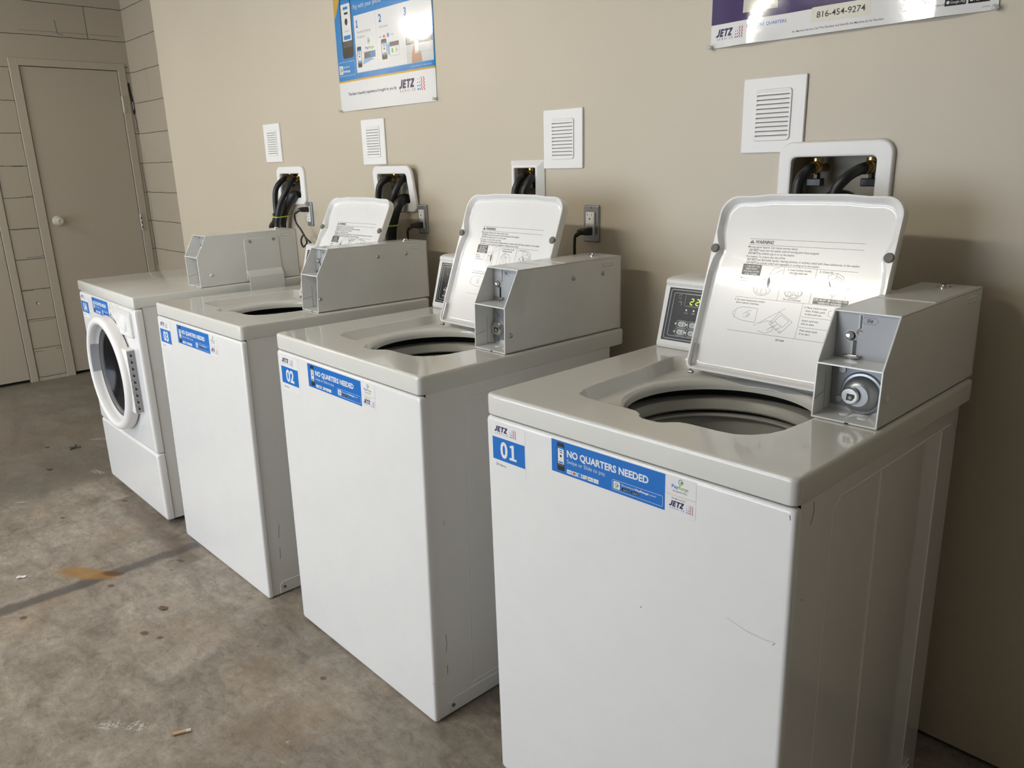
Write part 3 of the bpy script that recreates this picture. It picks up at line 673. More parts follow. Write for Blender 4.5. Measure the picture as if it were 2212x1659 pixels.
def coin_box(root, zt, variant):
    X0, X1, Y0, YM, ZM, YT, ZT, YB = {1: (-.1235, -.009, .277, .284, .0985, .337, .1840, .730), 2: (-.126, -.0125, .271, .272, .115, .318, .2035, .713),
                                      3: (-.125, -.022, .278, .283, .119, .330, .2030, .731), 4: (-.133, -.013, .263, .262, .1165, .306, .1970, .691)}[variant]
    t = .0030
    prof = [(Y0, zt+.0012), (YM, zt+ZM+.001), (YT, zt+ZT), (YB, zt+ZT), (YB+.003, zt+.0012)]
    bx = MB()
    # sides
    for a, b_ in ((X0, X0+t), (X1-t, X1)): bx.prism(prof, 0, a, b_, bev=.0006, seg=1)
    bx.box(X0, X1, YT-.001, YB, zt+ZT-t, zt+ZT, .0008, 1); bx.box(X0, X1, Y0, YB, zt+.0012, zt+.0012+t, .0006, 1); bx.box(X0, X1, YB-t, YB, zt+.001, zt+ZT-.001)
    # shelf between the two front pockets, with folded front edge
    bx.prism([(YM-.0005, zt+ZM-.0015), (YM, zt+ZM+.001), (Y0+.066, zt+ZM+.001), (Y0+.066, zt+ZM-.0015)], 0, X0+.001, X1-.001)
    bx.box(X0+t, X1-t, Y0+.0665, Y0+.069, zt+.003, zt+ZM), bx.box(X0+t, X1-t, Y0+.069, YB-.01, zt+.003, zt+.012)
    if variant == 4:   # mounting bracket on the side with a bent foot over the edge of the top
        b0, b1 = .457, .607
        bx.prism([(b0, zt+.010), (b0-.0, zt+.168), (b0+.006, zt+.174), (b1-.008, zt+.174), (b1, zt+.166), (b1+.002, zt+.010)], 0, X1, X1+.003, bev=.0008, seg=1)
        bx.prism([(X1, zt+.045), (X1+.003, zt+.047), (X1+.017, zt+.022), (X1+.0165, zt-.040), (X1+.0135, zt-.040), (X1+.0135, zt+.02)], 1, b0+.001, b1+.002, bev=.0006, seg=1)
    cb = bx.build('coin_box', M['box_paint'], root, ang=30)
    cb['label'] = 'grey-white steel coin box with open front pockets'
    # access panel on top
    MB().box(X0+.005, X1-.004, Y0+.217, YB-.03, zt+ZT, zt+ZT+.0012, .0006, 1).build('access_panel', M['box_paint'], cb)
    lx, ly = (X0+X1)/2+.006, YB-.06
    MB().lathe([(0, 0), (.0135, 0), (.0135, .002), (.0085, .0035), (.0075, .007), (.004, .0075), (0, .006)], (lx, ly, zt+ZT+.001), (0, 0, 1), 20).build('top_lock', M['chrome'], cb)
    yp = Y0+.065
    MB().box(X0+t, X1-t, yp, yp+.0018, zt+ZM+.001, zt+ZT-.002).build('coin_plate', M['grey_plate'], cb)
    # coin slot: chrome-edged cut with a ball and a foot
    d = Decal(); o = zt-.9196+(ZT-.184); sh = 0 if variant == 1 else -.012
    d.line([(-.0775, 1.0965+o), (-.0775, 1.0700+o), (-.0815, 1.066+o), (-.090, 1.060+o)], .0085, 'faint')
    d.disc(-.0933, 1.0590+o, .0108, 'faint'); d.rect(-.0915, 1.0250+o, -.0805, 1.054+o, 'faint')
    d.line([(-.0768, 1.0960+o), (-.0768, 1.0745+o)], .0032, 'black'); d.disc(-.0933, 1.0590+o, .0088, 'black'); d.rect(-.0882, 1.0255+o, -.0815, 1.0525+o, 'black')
    d.build('coin_slot', lambda u, v, h: (u+sh, yp-h, v), cb)
    MB().lathe([(0, 0), (.0072, .0), (.0072, .004), (.005, .008), (0, .0095)], (-.0933+sh, yp-.0016, 1.0595+o), (0, -1, 0), 18).build('coin_button', M['chrome'], cb)
    MB().prism([(-.104, 1.0265+o), (-.101, 1.0215+o), (-.087, 1.0185+o), (-.074, 1.0220+o), (-.071, 1.0265+o), (-.080, 1.0245+o), (-.095, 1.0245+o)], 1, yp-.008, yp-.0015, bev=.001, seg=2).build('coin_return_lip', M['steel'], cb, mtx=Matrix.Translation((sh, 0, 0)))
    if variant < 4:
        p = Decal(); hx = [(-.0765, 1.0885+o), (-.0715, 1.0940+o), (-.0530, 1.0940+o), (-.0480, 1.0885+o), (-.0530, 1.0828+o), (-.0715, 1.0828+o)]
        p.line(hx, .0005, 'black', True); p.text('25¢', -.0625, 1.0862+o, .0052, 'black', align='c', bold=1.2)
        p.build('price_tag', lambda u, v, h: (u+sh, yp-h, v), cb)
    # lower pocket with the cash lock
    o = zt-.9196+(0 if variant == 1 else .004)
    lk = MB(); lc = (-.063 if variant == 1 else -.070, yp-.001, .9605+o)
    if variant == 1:
        MB().box(-.1185, X1-t-.001, yp-.0032, yp-.0002, .9318+o, 1.0185+o, .001, 1).build('vault_door', M['plate_steel'], cb)
        lk.lathe([(.0385, .002), (.036, .0055), (.032, .006), (.0315, .008), (.029, .016), (.024, .022), (.019, .024)], lc, (0, -1, 0), 40)
        lk.lathe([(0, .024), (.019, .024)], lc, (0, -1, 0), 40)
        lk.build('lock_dome', M['dome'], cb); lk = MB()
        lc2 = (-.073, yp-.022, .9600+o); R_ = .0155
    else:
        MB().box(-.1225, X1-t-.001, yp-.0032, yp-.0002, .9318+o, 1.0185+o, .001, 1).build('vault_door', M['plate_steel'], cb)
        lc2 = (-.1035, yp-.003, .9600+o); R_ = .0165
        lk.lathe([(.019, .0), (.0185, .004), (0, .004)], (lc2[0], yp-.003, lc2[2]), (0, -1, 0), 30)
    lk.lathe([(R_*.95, 0), (R_, .003), (R_, .008), (R_*.86, .0105), (R_*.62, .0105), (0, .0105)], lc2, (0, -1, 0), 36)
    lk.build('cash_lock', M['chrome'], cb)
    kd = Decal(); kx, kz = lc2[0]+.002, lc2[2]-.0015; yk = lc2[1]-.0105
    kd.poly([(kx-.007, kz-.006), (kx+.003, kz-.006), (kx+.0075, kz+.0005), (kx+.007, kz+.0055), (kx-.0065, kz+.006)], 'black'); kd.disc(kx-.0005, kz-.001, .0034, 'grey', n=8)
    kd.build('keyhole', lambda u, v, h: (u, yk-h, v), cb)
    for sx_, sz_ in (((-.1035, .944), (-.1005, .998), (-.021, .999)) if variant == 1 else ((-.110, .932), (-.110, .994))):
        MB().cyl(.0068, (sx_, yp-.0032, sz_+o), (0, -1, 0), .0022, 14, bev=.0008).build('plate_screw', M['dome'], cb)
    for rx, ry in ((-.0827, Y0+.041), (-.0489, Y0+.037)):
        MB().lathe([(.0095, 0), (.0085, .0018), (.005, .003), (0, .0034)], (rx, ry, zt+.0034), (0, 0, 1), 18).build('floor_rivet', M['box_paint'], cb)
    # seam of the drawer on the inside left wall
    q = Decal(); q.line([(Y0+.002, zt+.034), (Y0+.036, zt+.041)], .0009, 'scratch'); q.line([(Y0+.040, zt+.075), (Y0+.040, zt+.006), (Y0+.052, zt+.006)], .0009, 'scratch')
    q.build('drawer_seam', lambda u, v, h: (X0+t+h, u, v), cb)
    q = Decal(); q.poly([(X0+.060, zt+.0006), (X0+.067, zt+.0006), (X0+.067, zt+.0036), (X0+.060, zt+.0036)], 'black'); q.build('drain_notch', lambda u, v, h: (u, Y0-h, v), cb)
    pts = {1: [(.3066, .9682)], 2: [(.290, .957), (.517, 1.073), (.635, 1.074)], 3: [(.290, .957), (.522, 1.075), (.640, 1.076)], 4: [(.310, .966), (.482, 1.083), (.584, 1.085)]}[variant]
    for i, (sy, sz) in enumerate(pts):
        off = .003 if (variant == 4 and i) else 0
        if variant == 1:
            MB().lathe([(.0062, 0), (.0055, .002), (0, .0026)], (X1, sy, sz), (1, 0, 0), 14).build('side_screw', M['plastic_bright'], cb)
        else:
            MB().lathe([(.0062, 0), (.0052, .0026), (.003, .0040), (0, .0044)], (X1+off, sy, sz+(o if variant != 4 else 0)*0), (1, 0, 0), 16).build('side_screw', M['steel'] if not (variant == 4 and i == 0) else M['plastic_bright'], cb)
    # pressed slot near the rear top
    e = MB(); ye, ze = YB-.055, zt+ZT-.018
    e.loft([[(X1+.0002, a, b_) for a, b_ in rrect(ye-.024, ye+.024, ze-.0065, ze+.0065, .006, 4)], [(X1+.0016, a, b_) for a, b_ in rrect(ye-.022, ye+.022, ze-.0045, ze+.0045, .004, 4)],
            [(X1+.0004, a, b_) for a, b_ in rrect(ye-.020, ye+.020, ze-.0032, ze+.0032, .003, 4)]], cap1=True)
    e.build('pressed_slot', M['box_paint'], cb)
    return cb

def top_loader(n, zt, lidtop, label, display):
    root = empty('washing_machine', mtx=MAT[n]); tag(root, label, 'washing machine', 'top-loading coin washers')
    zb = FLOOR_Z+.002
    # cabinet shell
    c = MB(); ys = .0175
    c.shell(-W_+.004, -.003, ys, .663, zb+.004, zt-TH+.004)
    cab = c.build('cabinet', M['enamel'], root)
    # pressed panel, stiffening ribs and skirt on the visible side
    r = MB()
    def rib(p, wd, hh, m_=None):
        pts = [Vector((0, *q)) for q in p]
        for a, b_ in zip(pts, pts[1:]):
            dr = (b_-a).normalized(); nr = Vector((0, -dr.z, dr.y))*wd/2
            A = [a+nr, a-nr, b_-nr, b_+nr]; X = [-.0030, -.0030+hh]
            v0 = [(X[0], q.y, q.z) for q in A]; ce = (a+b_)/2
            v1 = [(X[1], a.y, a.z), (X[1], b_.y, b_.z)]
            r.quad(v0[0], v0[3], v1[1], v1[0]); r.quad(v0[1], v1[0], v1[1], v0[2])
    ztop = zt-TH-.035
    rib([(.125, .055), (.127, ztop-.01), (.150, ztop+.006), (.62, ztop+.006)], .005, .0008)
    rib([(.300, .055), (.300, ztop+.004)], .006, .0013); rib([(.575, .055), (.575, ztop+.004)], .006, .0013)
    rib([(.125, .055), (.62, .055)], .005, .0010)
    rib([(.045, .002), (.045, .030), (.056, .040), (.62, .040)], .005, .0022)
    r.build('side_ribs', M['enamel'], cab, recalc=False)
    MB().cyl(.0052, (-.003, .060, .020), (1, 0, 0), .003, 14, bev=.001).build('base_bolt', M['bumper'], cab)
    # front panel
    f = MB(); A = []
    def ring(ins, yy, rr2): return [(x, yy, z) for x, z in rrect(-W_+ins, -ins, zb+ins, zt-TH-.0025-ins, rr2, 5)]
    f.loft([ring(.0, .0155, .009), ring(.0, .008, .009), ring(.0012, .0035, .009), ring(.0035, .0010, .008), ring(.007, .0, .007), ring(.0095, .0, .0065)], cap1=True)
    fp = f.build('front_panel', M['enamel'], root, ang=40)
    # top with lid recess and tub opening
    outer = lambda ins: rrect(-W_+ins, -ins, ins, DEP-ins, .014, 6)
    A = [(-.535, .124), (-.520, .113), (-.495, .1075), (-.400, .1065), (-.376, .1045), (-.362, .096), (-.352, .083), (-.342, .0775), (-.325, .0765), (-.308, .0770), (-.298, .0810), (-.288, .0925), (-.277, .1020), (-.262, .1055),
         (-.200, .1065), (-.172, .1105), (-.150, .1250), (-.132, .1500), (-.122, .1850), (-.117, .240), (-.114, .330), (-.112, .440), (-.118, .490), (-.135, .507), (-.18, .512), (-.50, .512), (-.555, .507), (-.572, .49), (-.572, .462), (-.566, .40), (-.560, .30), (-.555, .20), (-.548, .150)]
    def shr(P, k, dy=0): return [(TOPC[0]+(x-TOPC[0])*k, TOPC[1]+(y-TOPC[1])*k+dy) for x, y in P]
    circ = lambda rr2: [(TOPC[0]+rr2*math.cos(2*PI*i/96), TOPC[1]+rr2*math.sin(2*PI*i/96)) for i in range(96)]
    ang = angles(TOPC, [outer(0), outer(.008), A], 120)
    def lp(poly, z): return [(*ray(TOPC, a, poly), z) for a in ang]
    def lerp(P, Q, t): return [((1-t)*p[0]+t*q[0], (1-t)*p[1]+t*q[1]) for p, q in zip([ray(TOPC, a, P) for a in ang], [ray(TOPC, a, Q) for a in ang])]
    Bp = [(x, min(y, .505)) for x, y in shr(A, .935)]; Bc = [ray(TOPC, a, Bp) for a in ang]; Cc = [ray(TOPC, a, circ(.196)) for a in ang]
    Bc = [b_ if math.hypot(b_[0]-TOPC[0], b_[1]-TOPC[1]) > .200 else (TOPC[0]+(c_[0]-TOPC[0])*1.02, TOPC[1]+(c_[1]-TOPC[1])*1.02) for b_, c_ in zip(Bc, Cc)]
    loops = [lp(outer(.003), zt-TH), lp(outer(.0006), zt-TH+.002), lp(outer(0), zt-TH+.005), lp(outer(0), zt-.0085), lp(outer(0), zt-.006), lp(outer(.0008), zt-.0030), lp(outer(.0026), zt-.0009), lp(outer(.0055), zt), lp(outer(.008), zt),
             lp(shr(A, 1.008), zt), lp(A, zt), lp(shr(A, .993), zt-.0008), lp(shr(A, .984), zt-.0040), [(x, y, zt-.024) for x, y in [(TOPC[0]+(a[0]-TOPC[0])*1.015, TOPC[1]+(a[1]-TOPC[1])*1.015) for a in Bc]],
             [(x, y, zt-.0275) for x, y in Bc]]
    for t, z in ((.5, -.0285), (1, -.0285)): loops.append([((1-t)*b_[0]+t*c_[0], (1-t)*b_[1]+t*c_[1], zt+z) for b_, c_ in zip(Bc, Cc)])
    loops += [lp(circ(.1915), zt-.0305), lp(circ(.1875), zt-.0355), lp(circ(.186), zt-.043), lp(circ(.187), zt-.052), lp(circ(.194), zt-.054)]
    t = MB(); t.loft(loops); t.build('top_panel', M['enamel_deck'], root, ang=38)
    c3 = (TOPC[0], TOPC[1], zt)
    MB().lathe([(.235, -.052), (.235, -.55), (0, -.55)], c3, (0, 0, 1), 48).build('outer_tub', M['dark'], root)
    MB().lathe([(.228, -.076), (.205, -.076), (.198, -.0775), (.195, -.081), (.190, -.098), (.193, -.102), (.215, -.104)], c3, (0, 0, 1), 72).build('tub_ring', M['tub'], root)
    bk = MB().lathe([(.218, -.1125), (.199, -.1115), (.1945, -.1125), (.194, -.1165), (.199, -.120), (.210, -.128), (.213, -.16), (.213, -.47), (.15, -.50), (0, -.505)], c3, (0, 0, 1), 72).build('wash_basket', M['basket'], root)
    MB().lathe([(0, -.20), (.022, -.20), (.03, -.21), (.032, -.30), (.05, -.42), (.11, -.47), (.15, -.497)], c3, (0, 0, 1), 40).build('agitator', M['tub'], bk)
    # lid
    fn0 = lid_fn(.468 if n != 3 else .482, zt-.0146, *lidtop, 0); sh = .012 if n == 3 else 0
    fn = lambda u, v, h: fn0(u+sh, v, h)
    X0, X1, L_ = -.5155, -.1140, .399
    def lo(ins, rtop=.040, rbot=.014, notch=0.):
        out = []
        for cx, cy, a, rr2 in ((X1-ins-rtop, L_-ins-rtop, 0, rtop), (X0+ins+rtop, L_-ins-rtop, 90, rtop), (X0+ins+rbot, ins+rbot, 180, rbot), (X1-ins-rbot, ins+rbot, 270, rbot)):
            for i in range(9):
                q = math.radians(a+90*i/8); out.append([cx+rr2*math.cos(q), cy+rr2*math.sin(q)])
        # raised hand-grip in the middle of the upper edge
        k = 9
        g = [(-.190, L_-ins), (-.235, L_-ins+.0042), (-.400, L_-ins+.0042), (-.440, L_-ins)]
        out[k:k] = [list(q) for q in g]
        if notch:   # side flange swells around each bumper
            k = [i for i, q in enumerate(out) if abs(q[0]-(X0+ins)) < 1e-6][-1]
            k0 = [i for i, q in enumerate(out) if abs(q[0]-(X0+ins)) < 1e-6][0]
            out[k0+1:k0+1] = [[X0+ins, .315], [X0+ins+notch*.55, .296], [X0+ins+notch, .283], [X0+ins+notch, .273], [X0+ins+notch*.4, .256], [X0+ins, .225]]
            kr = [i for i, q in enumerate(out) if abs(q[0]-(X1-ins)) < 1e-6][0]
            kk = len(out)
            out += [[X1-ins, .225], [X1-ins-notch*.4, .256], [X1-ins-notch, .273], [X1-ins-notch, .283], [X1-ins-notch*.55, .296], [X1-ins, .315]]
        return [tuple(q) for q in out]
    LC = (-.3148, .20); P0 = lo(0); P1 = lo(.0045, notch=.012); P2 = lo(.019, .030, .010, notch=.010)
    la = angles(LC, [P0, P1, P2], 60)
    def ll(P, h): return [fn(*ray(LC, a, P), h) for a in la]
    ld_ = MB(); ld_.loft([ll(lo(.006), -.014), ll(lo(.0015), -.012), ll(lo(0), -.008), ll(lo(0), .009), ll(lo(.0012), .0112), ll(lo(.0035), .0112), ll(P1, .0112), ll(lo(.0058, .039, .012, notch=.0125), .0100), ll(lo(.0110, .036, .011, notch=.012), -.0005), ll(lo(.0145, .033, .0105, notch=.010), -.0030), ll(P2, -.0038), ll(lo(.021, .029, .009, notch=.008), -.0038)], cap0=True, cap1=True)
    lid = ld_.build('lid', M['enamel'], root, ang=28)
    for bx in (-.5060, -.1235):
        a = Vector(fn(bx, .278, .0095)); b_ = Vector(fn(bx, .278, 1)); MB().cyl(.0098, a, b_-a, .006, 20, bev=.0015).build('bumper', M['bumper'], lid)
    for s_ in (-1, 1):
        hx = LC[0]+s_*.190; h = MB()
        a = Vector(fn(hx, -.006, .004)); h.cyl(.0038, a-Vector((.008 if s_ > 0 else .004, 0, 0)), (1, 0, 0), .012, 12)
        h.tube([fn(hx+.003*-s_, -.004, .006), fn(hx+.002*-s_, .015, .009), fn(hx, .06, .0075)], .0022, 8)
        h.build('lid_hinge', M['steel'], lid)
    lid_print(lid, fn)
    # control console
    H, T = Vector((.550, zt+.0054)), Vector((.590, zt+.1404)); dv = (T-H).normalized()
    def Q(v, h): q = H+dv*v; return (q.x-dv.y*h, q.y+dv.x*h)
    csx = .042 if n == 3 else 0
    prof = [(.552, zt+.0005), Q(.000, .0), Q(.004, .0025), Q(.149, .0025), Q(.152, .006), Q(.156, .0085), Q(.162, .0082), Q(.1665, .004), (.608, zt+.1690), (.694, zt+.1680), (.712, zt+.160), (.716, zt+.145), (.716, zt+.0005)]
    cs = MB().prism(prof, 0, -.6655+csx, -.140, bev=.0022, seg=2).build('control_console', M['plastic'], root, ang=50)
    d = Decal(.3)
    d.rect(-.6540, .0155, -.300, .1450, '@panel_black')
    def fr2(ins, wd): d.line(rrect(-.654+ins, -.300-ins, .0155+ins*.75, .145-ins*.75, .004, 3), wd, 'outline', True)
    fr2(.0065, .0013); fr2(.0165, .0010)
    d.line(rrect(-.604, -.535, .1030, .1320, .003, 3), .0008, 'outline', True)
    for i, t in enumerate(('WASH', 'RINSE', 'SPIN')): d.disc(-.5958+i*.0209, .0933, .0024, 'white' if display else 'pale', n=10); d.text(t, -.5958+i*.0209, .0850, .0026, 'lgrey', align='c')
    d.line([(-.625, .126), (-.617, .131), (-.617, .118), (-.625, .123)], .0005, 'outline'); d.line([(-.621, .112), (-.6135, .112), (-.6135, .104)], .0009, 'outline')
    d.build('control_panel_face', lambda u, v, h: (u+csx, Q(v, .0025+h)[0], Q(v, .0025+h)[1]), cs)
    g = Decal(); g.rect(-.6035, .1035, -.5355, .1315, '@panel_black')
    if display:
        def seg7(x, y, w_, h_):
            k = .13*h_
            P = {'a': [(x+k, y+h_), (x+w_-k, y+h_)], 'b': [(x+w_, y+h_-k), (x+w_, y+h_/2+k)], 'g': [(x+k, y+h_/2), (x+w_-k, y+h_/2)], 'e': [(x, y+h_/2-k), (x, y+k)], 'd': [(x+k, y), (x+w_-k, y)]}
            for q in 'abged': g.line([(a+(b_-y)*.10, b_) for a, b_ in P[q]], .0022, '@digit')
        seg7(-.5885, .1075, .0080, .0140); seg7(-.5725, .1075, .0080, .0140)
    o = g.build('display', lambda u, v, h: (u+csx, Q(v, .0032+h)[0], Q(v, .0032+h)[1]), cs)
    for rix, by in enumerate((.0582, .0390)):
        for cix in range(4):
            bx = -.6005+cix*.0325; g = Decal()
            g.line(rrect(bx-.0155, bx+.0155, by-.0085, by+.0085, .004, 3), .0008, 'outline', True)
            g.poly(rrect(bx-.0115, bx+.0125, by-.0062, by+.0062, .0058, 4), 'lgrey')
            g.disc(bx-.0195+.001, by, .0022, 'white' if not (display and rix and not cix) else '@led_lit', n=10)
            g.text(('WARM', 'COLD')[rix], bx-.009, by, .0022, 'black', bold=1); g.text('WASH', bx-.009, by-.0035, .0022, 'black', bold=1)
            g.line([(bx+.0065, by+.0038), (bx+.0065, by-.003)], .0016, 'black'); g.disc(bx+.0065, by-.003, .0018, 'black', n=8)
            g.build('cycle_button', lambda u, v, h: (u+csx, Q(v, .0029+h)[0], Q(v, .0029+h)[1]), cs)
    MB().cyl(.003, (-.60, .640, zt+.168), (0, 0, 1), .0012, 10).build('console_screw', M['steel'], cs)
    coin_box(root, zt, n)
    num, lx, lz, px, pz = {1: ('01', -.6650, .7600, -.4945, .7995), 2: ('02', -.6620, .7500, -.5085, .7885), 3: ('03', -.6640, .7500, -.5035, .7890)}[n]
    number_label(fp, num, lx, lz); pay_label(fp, px, pz)
    # feet
    for fx in (-.64, -.045):
        for fy in (.06, .60): MB().cyl(.018, (fx, fy, FLOOR_Z+.001 if n != 3 else FLOOR_Z+.012*(fy > .3)+.001), (0, 0, 1), .02, 14).build('leveling_foot', M['rubber'], root)
    return root, fp, cab

r1, fp1, cab1 = top_loader(1, .9196, (.600, 1.277), 'white top-loading washer nearest the camera, with a 01 sticker and lit green digits', True)
r2, fp2, cab2 = top_loader(2, .9112, (.605, 1.268), 'white top-loading washer with a 02 sticker, standing between the 01 and 03 washers', False)
r3, fp3, cab3 = top_loader(3, .9124, (.657, 1.255), 'white top-loading washer with a 03 sticker, beside the front-loading machine', False)

# scratches
def marks(parent, lines, fn, nm='scuff_marks'):
    d = Decal()
    for p, wd, c_ in lines: d.line(p, wd, c_)
    return d.build(nm, fn, parent)
marks(fp1, [([(-.105, .652), (-.07, .644), (-.035, .643), (-.022, .646)], .0010, 'lgrey'), ([(-.024, .640), (-.020, .645)], .0012, 'grey'), ([(-.278, .597), (-.276, .597)], .0018, 'dgrey'), ([(-.010, .862), (-.009, .855)], .0012, 'dgrey')], lambda u, v, h: (u, -h, v))
marks(cab1, [([(.058, .866), (.060, .848), (.052, .832)], .0010, 'black'), ([(.040, .71), (.043, .708)], .0015, 'dgrey'), ([(.64, .845), (.658, .810)], .003, 'grey')], lambda u, v, h: (-.003+h, u, v))
marks(fp2, [([(-.16, .09), (-.13, .082)], .0010, 'lgrey'), ([(-.006, .115), (-.002, .113)], .0015, 'grey')], lambda u, v, h: (u, -h, v))
marks(cab2, [([(.045, .235), (.047, .21), (.044, .185)], .0014, 'dgrey'), ([(.046, .145), (.046, .12)], .0014, 'dgrey'), ([(.055, .545), (.054, .53)], .0012, 'grey')], lambda u, v, h: (-.003+h, u, v))
for ml_ in ([(.060, .245), (.056, .20)], [(.056, .165), (.054, .125)]): marks(cab3, [(ml_, .0014, 'dgrey')], lambda u, v, h: (-.003+h, u, v))

# ---- front-loading machine
def front_loader():
    zt = .9205; n = 4; Wd = .688
    root = empty('washing_machine', mtx=MAT[4]); tag(root, 'white front-loading machine with round dark glass door and a 04 sticker, farthest left', 'washing machine')
    zb = FLOOR_Z+.028
    cab = MB().shell(-Wd+.003, -.003, .031, .665, zb, zt-TH+.004).build('cabinet', M['enamel'], root)
    MB().cyl(.0052, (-.003, .075, .045), (1, 0, 0), .003, 14, bev=.001).build('base_bolt', M['bumper'], cab)
    MB().box(-Wd, 0, 0, DEP, zt-TH, zt, .008, 3).build('top_panel', M['enamel_deck'], root)
    def panel(nm, z0, z1, hole=None):
        f = MB()
        def ring(ins, yy, rr2): return [(x, yy, z) for x, z in rrect(-Wd+ins, -ins, z0+ins, z1-ins, rr2, 5)]
        rs = [(.0, .029, .006), (.0, .012, .008), (.0015, .005, .009), (.0045, .0015, .009), (.010, .0, .008), (.013, .0, .0075)]
        if hole:
            hc, hr = hole; R_ = [ring(*q) for q in rs]; P = [[(x, z) for x, y, z in q] for q in R_]
            an = angles(hc, P[:1]+P[4:5], 96)
            L = [[(ray(hc, a, p_)[0], q[0][1], ray(hc, a, p_)[1]) for a in an] for p_, q in zip(P, R_)]
            for y_ in (0., .03): L.append([(hc[0]+hr*math.cos(a), y_, hc[1]+hr*math.sin(a)) for a in an])
            f.loft(L)
        else: f.loft([ring(*q) for q in rs], cap1=True)
        return f.build(nm, M['enamel'], root, ang=40)
    fp = panel('front_panel', .3035, zt-TH-.0025, ((-.312, .582), .202)); panel('lower_panel', zb-.002, .3015)
    # door
    cx, cz = -.312, .582; C0 = (cx, -.0, cz); K_ = .975
    dr = MB().lathe([(.218, .0), (.233, .006), (.2345, .030), (.2315, .041), (.224, .048), (.214, .0505), (.206, .049), (.201, .043), (.198, .025), (.194, .008), (.186, .003)], C0, (0, -1, 0), 96).build('door', M['plastic_bright'], root, ang=50)
    MB().lathe([(.190, .004), (.188, .012), (.184, .014), (.181, .006), (.177, .010), (.173, .004), (.170, .007), (.166, -.004)], C0, (0, -1, 0), 96).build('door_gasket', M['grey_ring'], dr, ang=50)
    MB().lathe([(.169, .002), (.160, -.003), (.125, -.024), (.08, -.036), (0, -.040)], C0, (0, -1, 0), 72).build('door_glass', M['glass_black'], dr)
    # finger grip on the left inside of the ring
    g = MB()
    A0, A1 = math.radians(152), math.radians(188); inner = []
    for k in range(9):
        a = A0+(A1-A0)*k/8
        for rr_, yy in ((.1985, -.0475), (.1985+.004, -.050),): pass
        inner.append(a)
    for r0_, y0_, r1_, y1_ in ((.2012, -.042, .1965, -.010),):
        pr = [[(cx+(r0_-.001)*math.cos(a), y0_, cz+(r0_-.001)*math.sin(a)) for a in inner], [(cx+(r1_-.003)*math.cos(a), y1_, cz+(r1_-.003)*math.sin(a)) for a in inner]]
        for i in range(8): g.quad(pr[0][i], pr[0][i+1], pr[1][i+1], pr[1][i])
    g.build('door_grip', M['handle_grey'], dr)
    hb = MB().box(-.128, -.068, -.030, .004, .462, .716, .003, 2).build('door_hinge', M['plastic_bright'], root)
    d = Decal(); d.rect(-.0285, .466, .0, .712, 'grey')
    for k in range(9): d.rect(-.019, .476+k*.0265, -.011, .484+k*.0265, 'black'); d.rect(-.019, .484+k*.0265, -.015, .488+k*.0265, 'black')
    for k in range(10): d.line([(-.0285, .466+k*.0265), (-.012, .466+k*.0265)], .001, 'dgrey')
    d.build('hinge_knuckles', lambda u, v, h: (-.068+h, u, v), hb)
    # dispenser / vented panel at upper right
    p = MB()
    def rg(ins, yy, r_=.012): return [(x, yy, z) for x, z in rrect(-.205+ins, -.036-ins, .760+ins, .862-ins, r_, 5)]
    p.loft([rg(0, .001), rg(.001, -.006), rg(.004, -.009), rg(.012, -.009), rg(.016, -.005), rg(.018, -.005)], cap1=True)
    dp = p.build('soap_drawer', M['plastic'], root, ang=40)
    MB().lathe([(0, 0), (.034, .0), (.030, .006), (.022, .009), (0, .010)], (-.128, -.004, .806), (0, -1, 0), 28).build('drawer_pull', M['plastic_bright'], dp)
    q = Decal(); q.text('www', -.20, .866, .004, 'grey', bold=1); q.build('panel_print', lambda u, v, h: (u, -h, v), fp)
    number_label(fp, '04', -.674, .765); pay_label(fp, -.512, .802, .78)
    coin_box(root, zt, 4)
    for fx in (-.62, -.06):
        for fy in (.05, .58): MB().cyl(.02, (fx, fy, FLOOR_Z+.005), (0, 0, 1), .03, 14).build('leveling_foot', M['rubber'], root)
    marks(cab, [([(.52, .12), (.50, .10)], .0014, 'dgrey')], lambda u, v, h: (-.003+h, u, v))
front_loader()

# ------------------------------------------------------------------ wall vents
def vent(cx, cz, label):
    root = empty('wall_vent', (cx, 0, cz)); tag(root, label, 'vent', 'louvred vent plates in a row')
    hx, hz, gx, gz = .080, .0855, .0465, .0580
    p = MB(); C0 = (0, 0)
    O = lambda i, r_=.004: rrect(-hx+i, hx-i, -hz+i, hz-i, r_, 3)
    I = lambda i, r_=.008: rrect(-gx+i, gx-i, -gz+i, gz-i, r_, 4)
    an = angles(C0, [O(0), I(0)], 40)
    L = lambda P, y: [(q[0], y, q[1]) for q in (ray(C0, a, P) for a in an)]
    p.loft([L(O(0), -.0003), L(O(0), -.0050), L(O(.0015), -.0065), L(I(-.0012), -.0065), L(I(0), -.0055), L(I(0), -.0075), L(I(.0008), -.0090), L(I(.0045, .006), -.0090), L(I(.0048, .006), -.0005)])
    p.build('vent_plate', M['plastic_bright'], root, ang=30)
    MB().box(-gx, gx, -.0009, -.0004, -gz, gz).build('vent_backing', M['recess'], root, smooth=False)
    n = 11; g = MB()
    for i in range(n):
        z = -gz+.0062+i*(2*gz-.0124)/(n-1)*.98
        g.prism([(-.0088, z-.0036), (-.0088, z+.0022), (-.0070, z+.0046), (-.0035, z+.0046), (-.0035, z-.0036)], 0, -gx+.0045, gx-.0045)
    g.build('louvre', M['plastic_bright'], root, smooth=False)
vent(-.527, 1.456, 'square white louvred vent above the 01 washer, overlapping the large water box')
vent(-1.2085, 1.427, 'white louvred vent above the 02 washer')
vent(-2.2215, 1.453, 'white louvred vent below the blue payment poster')
vent(-3.062, 1.477, 'small-looking white louvred vent farthest left on the wall')

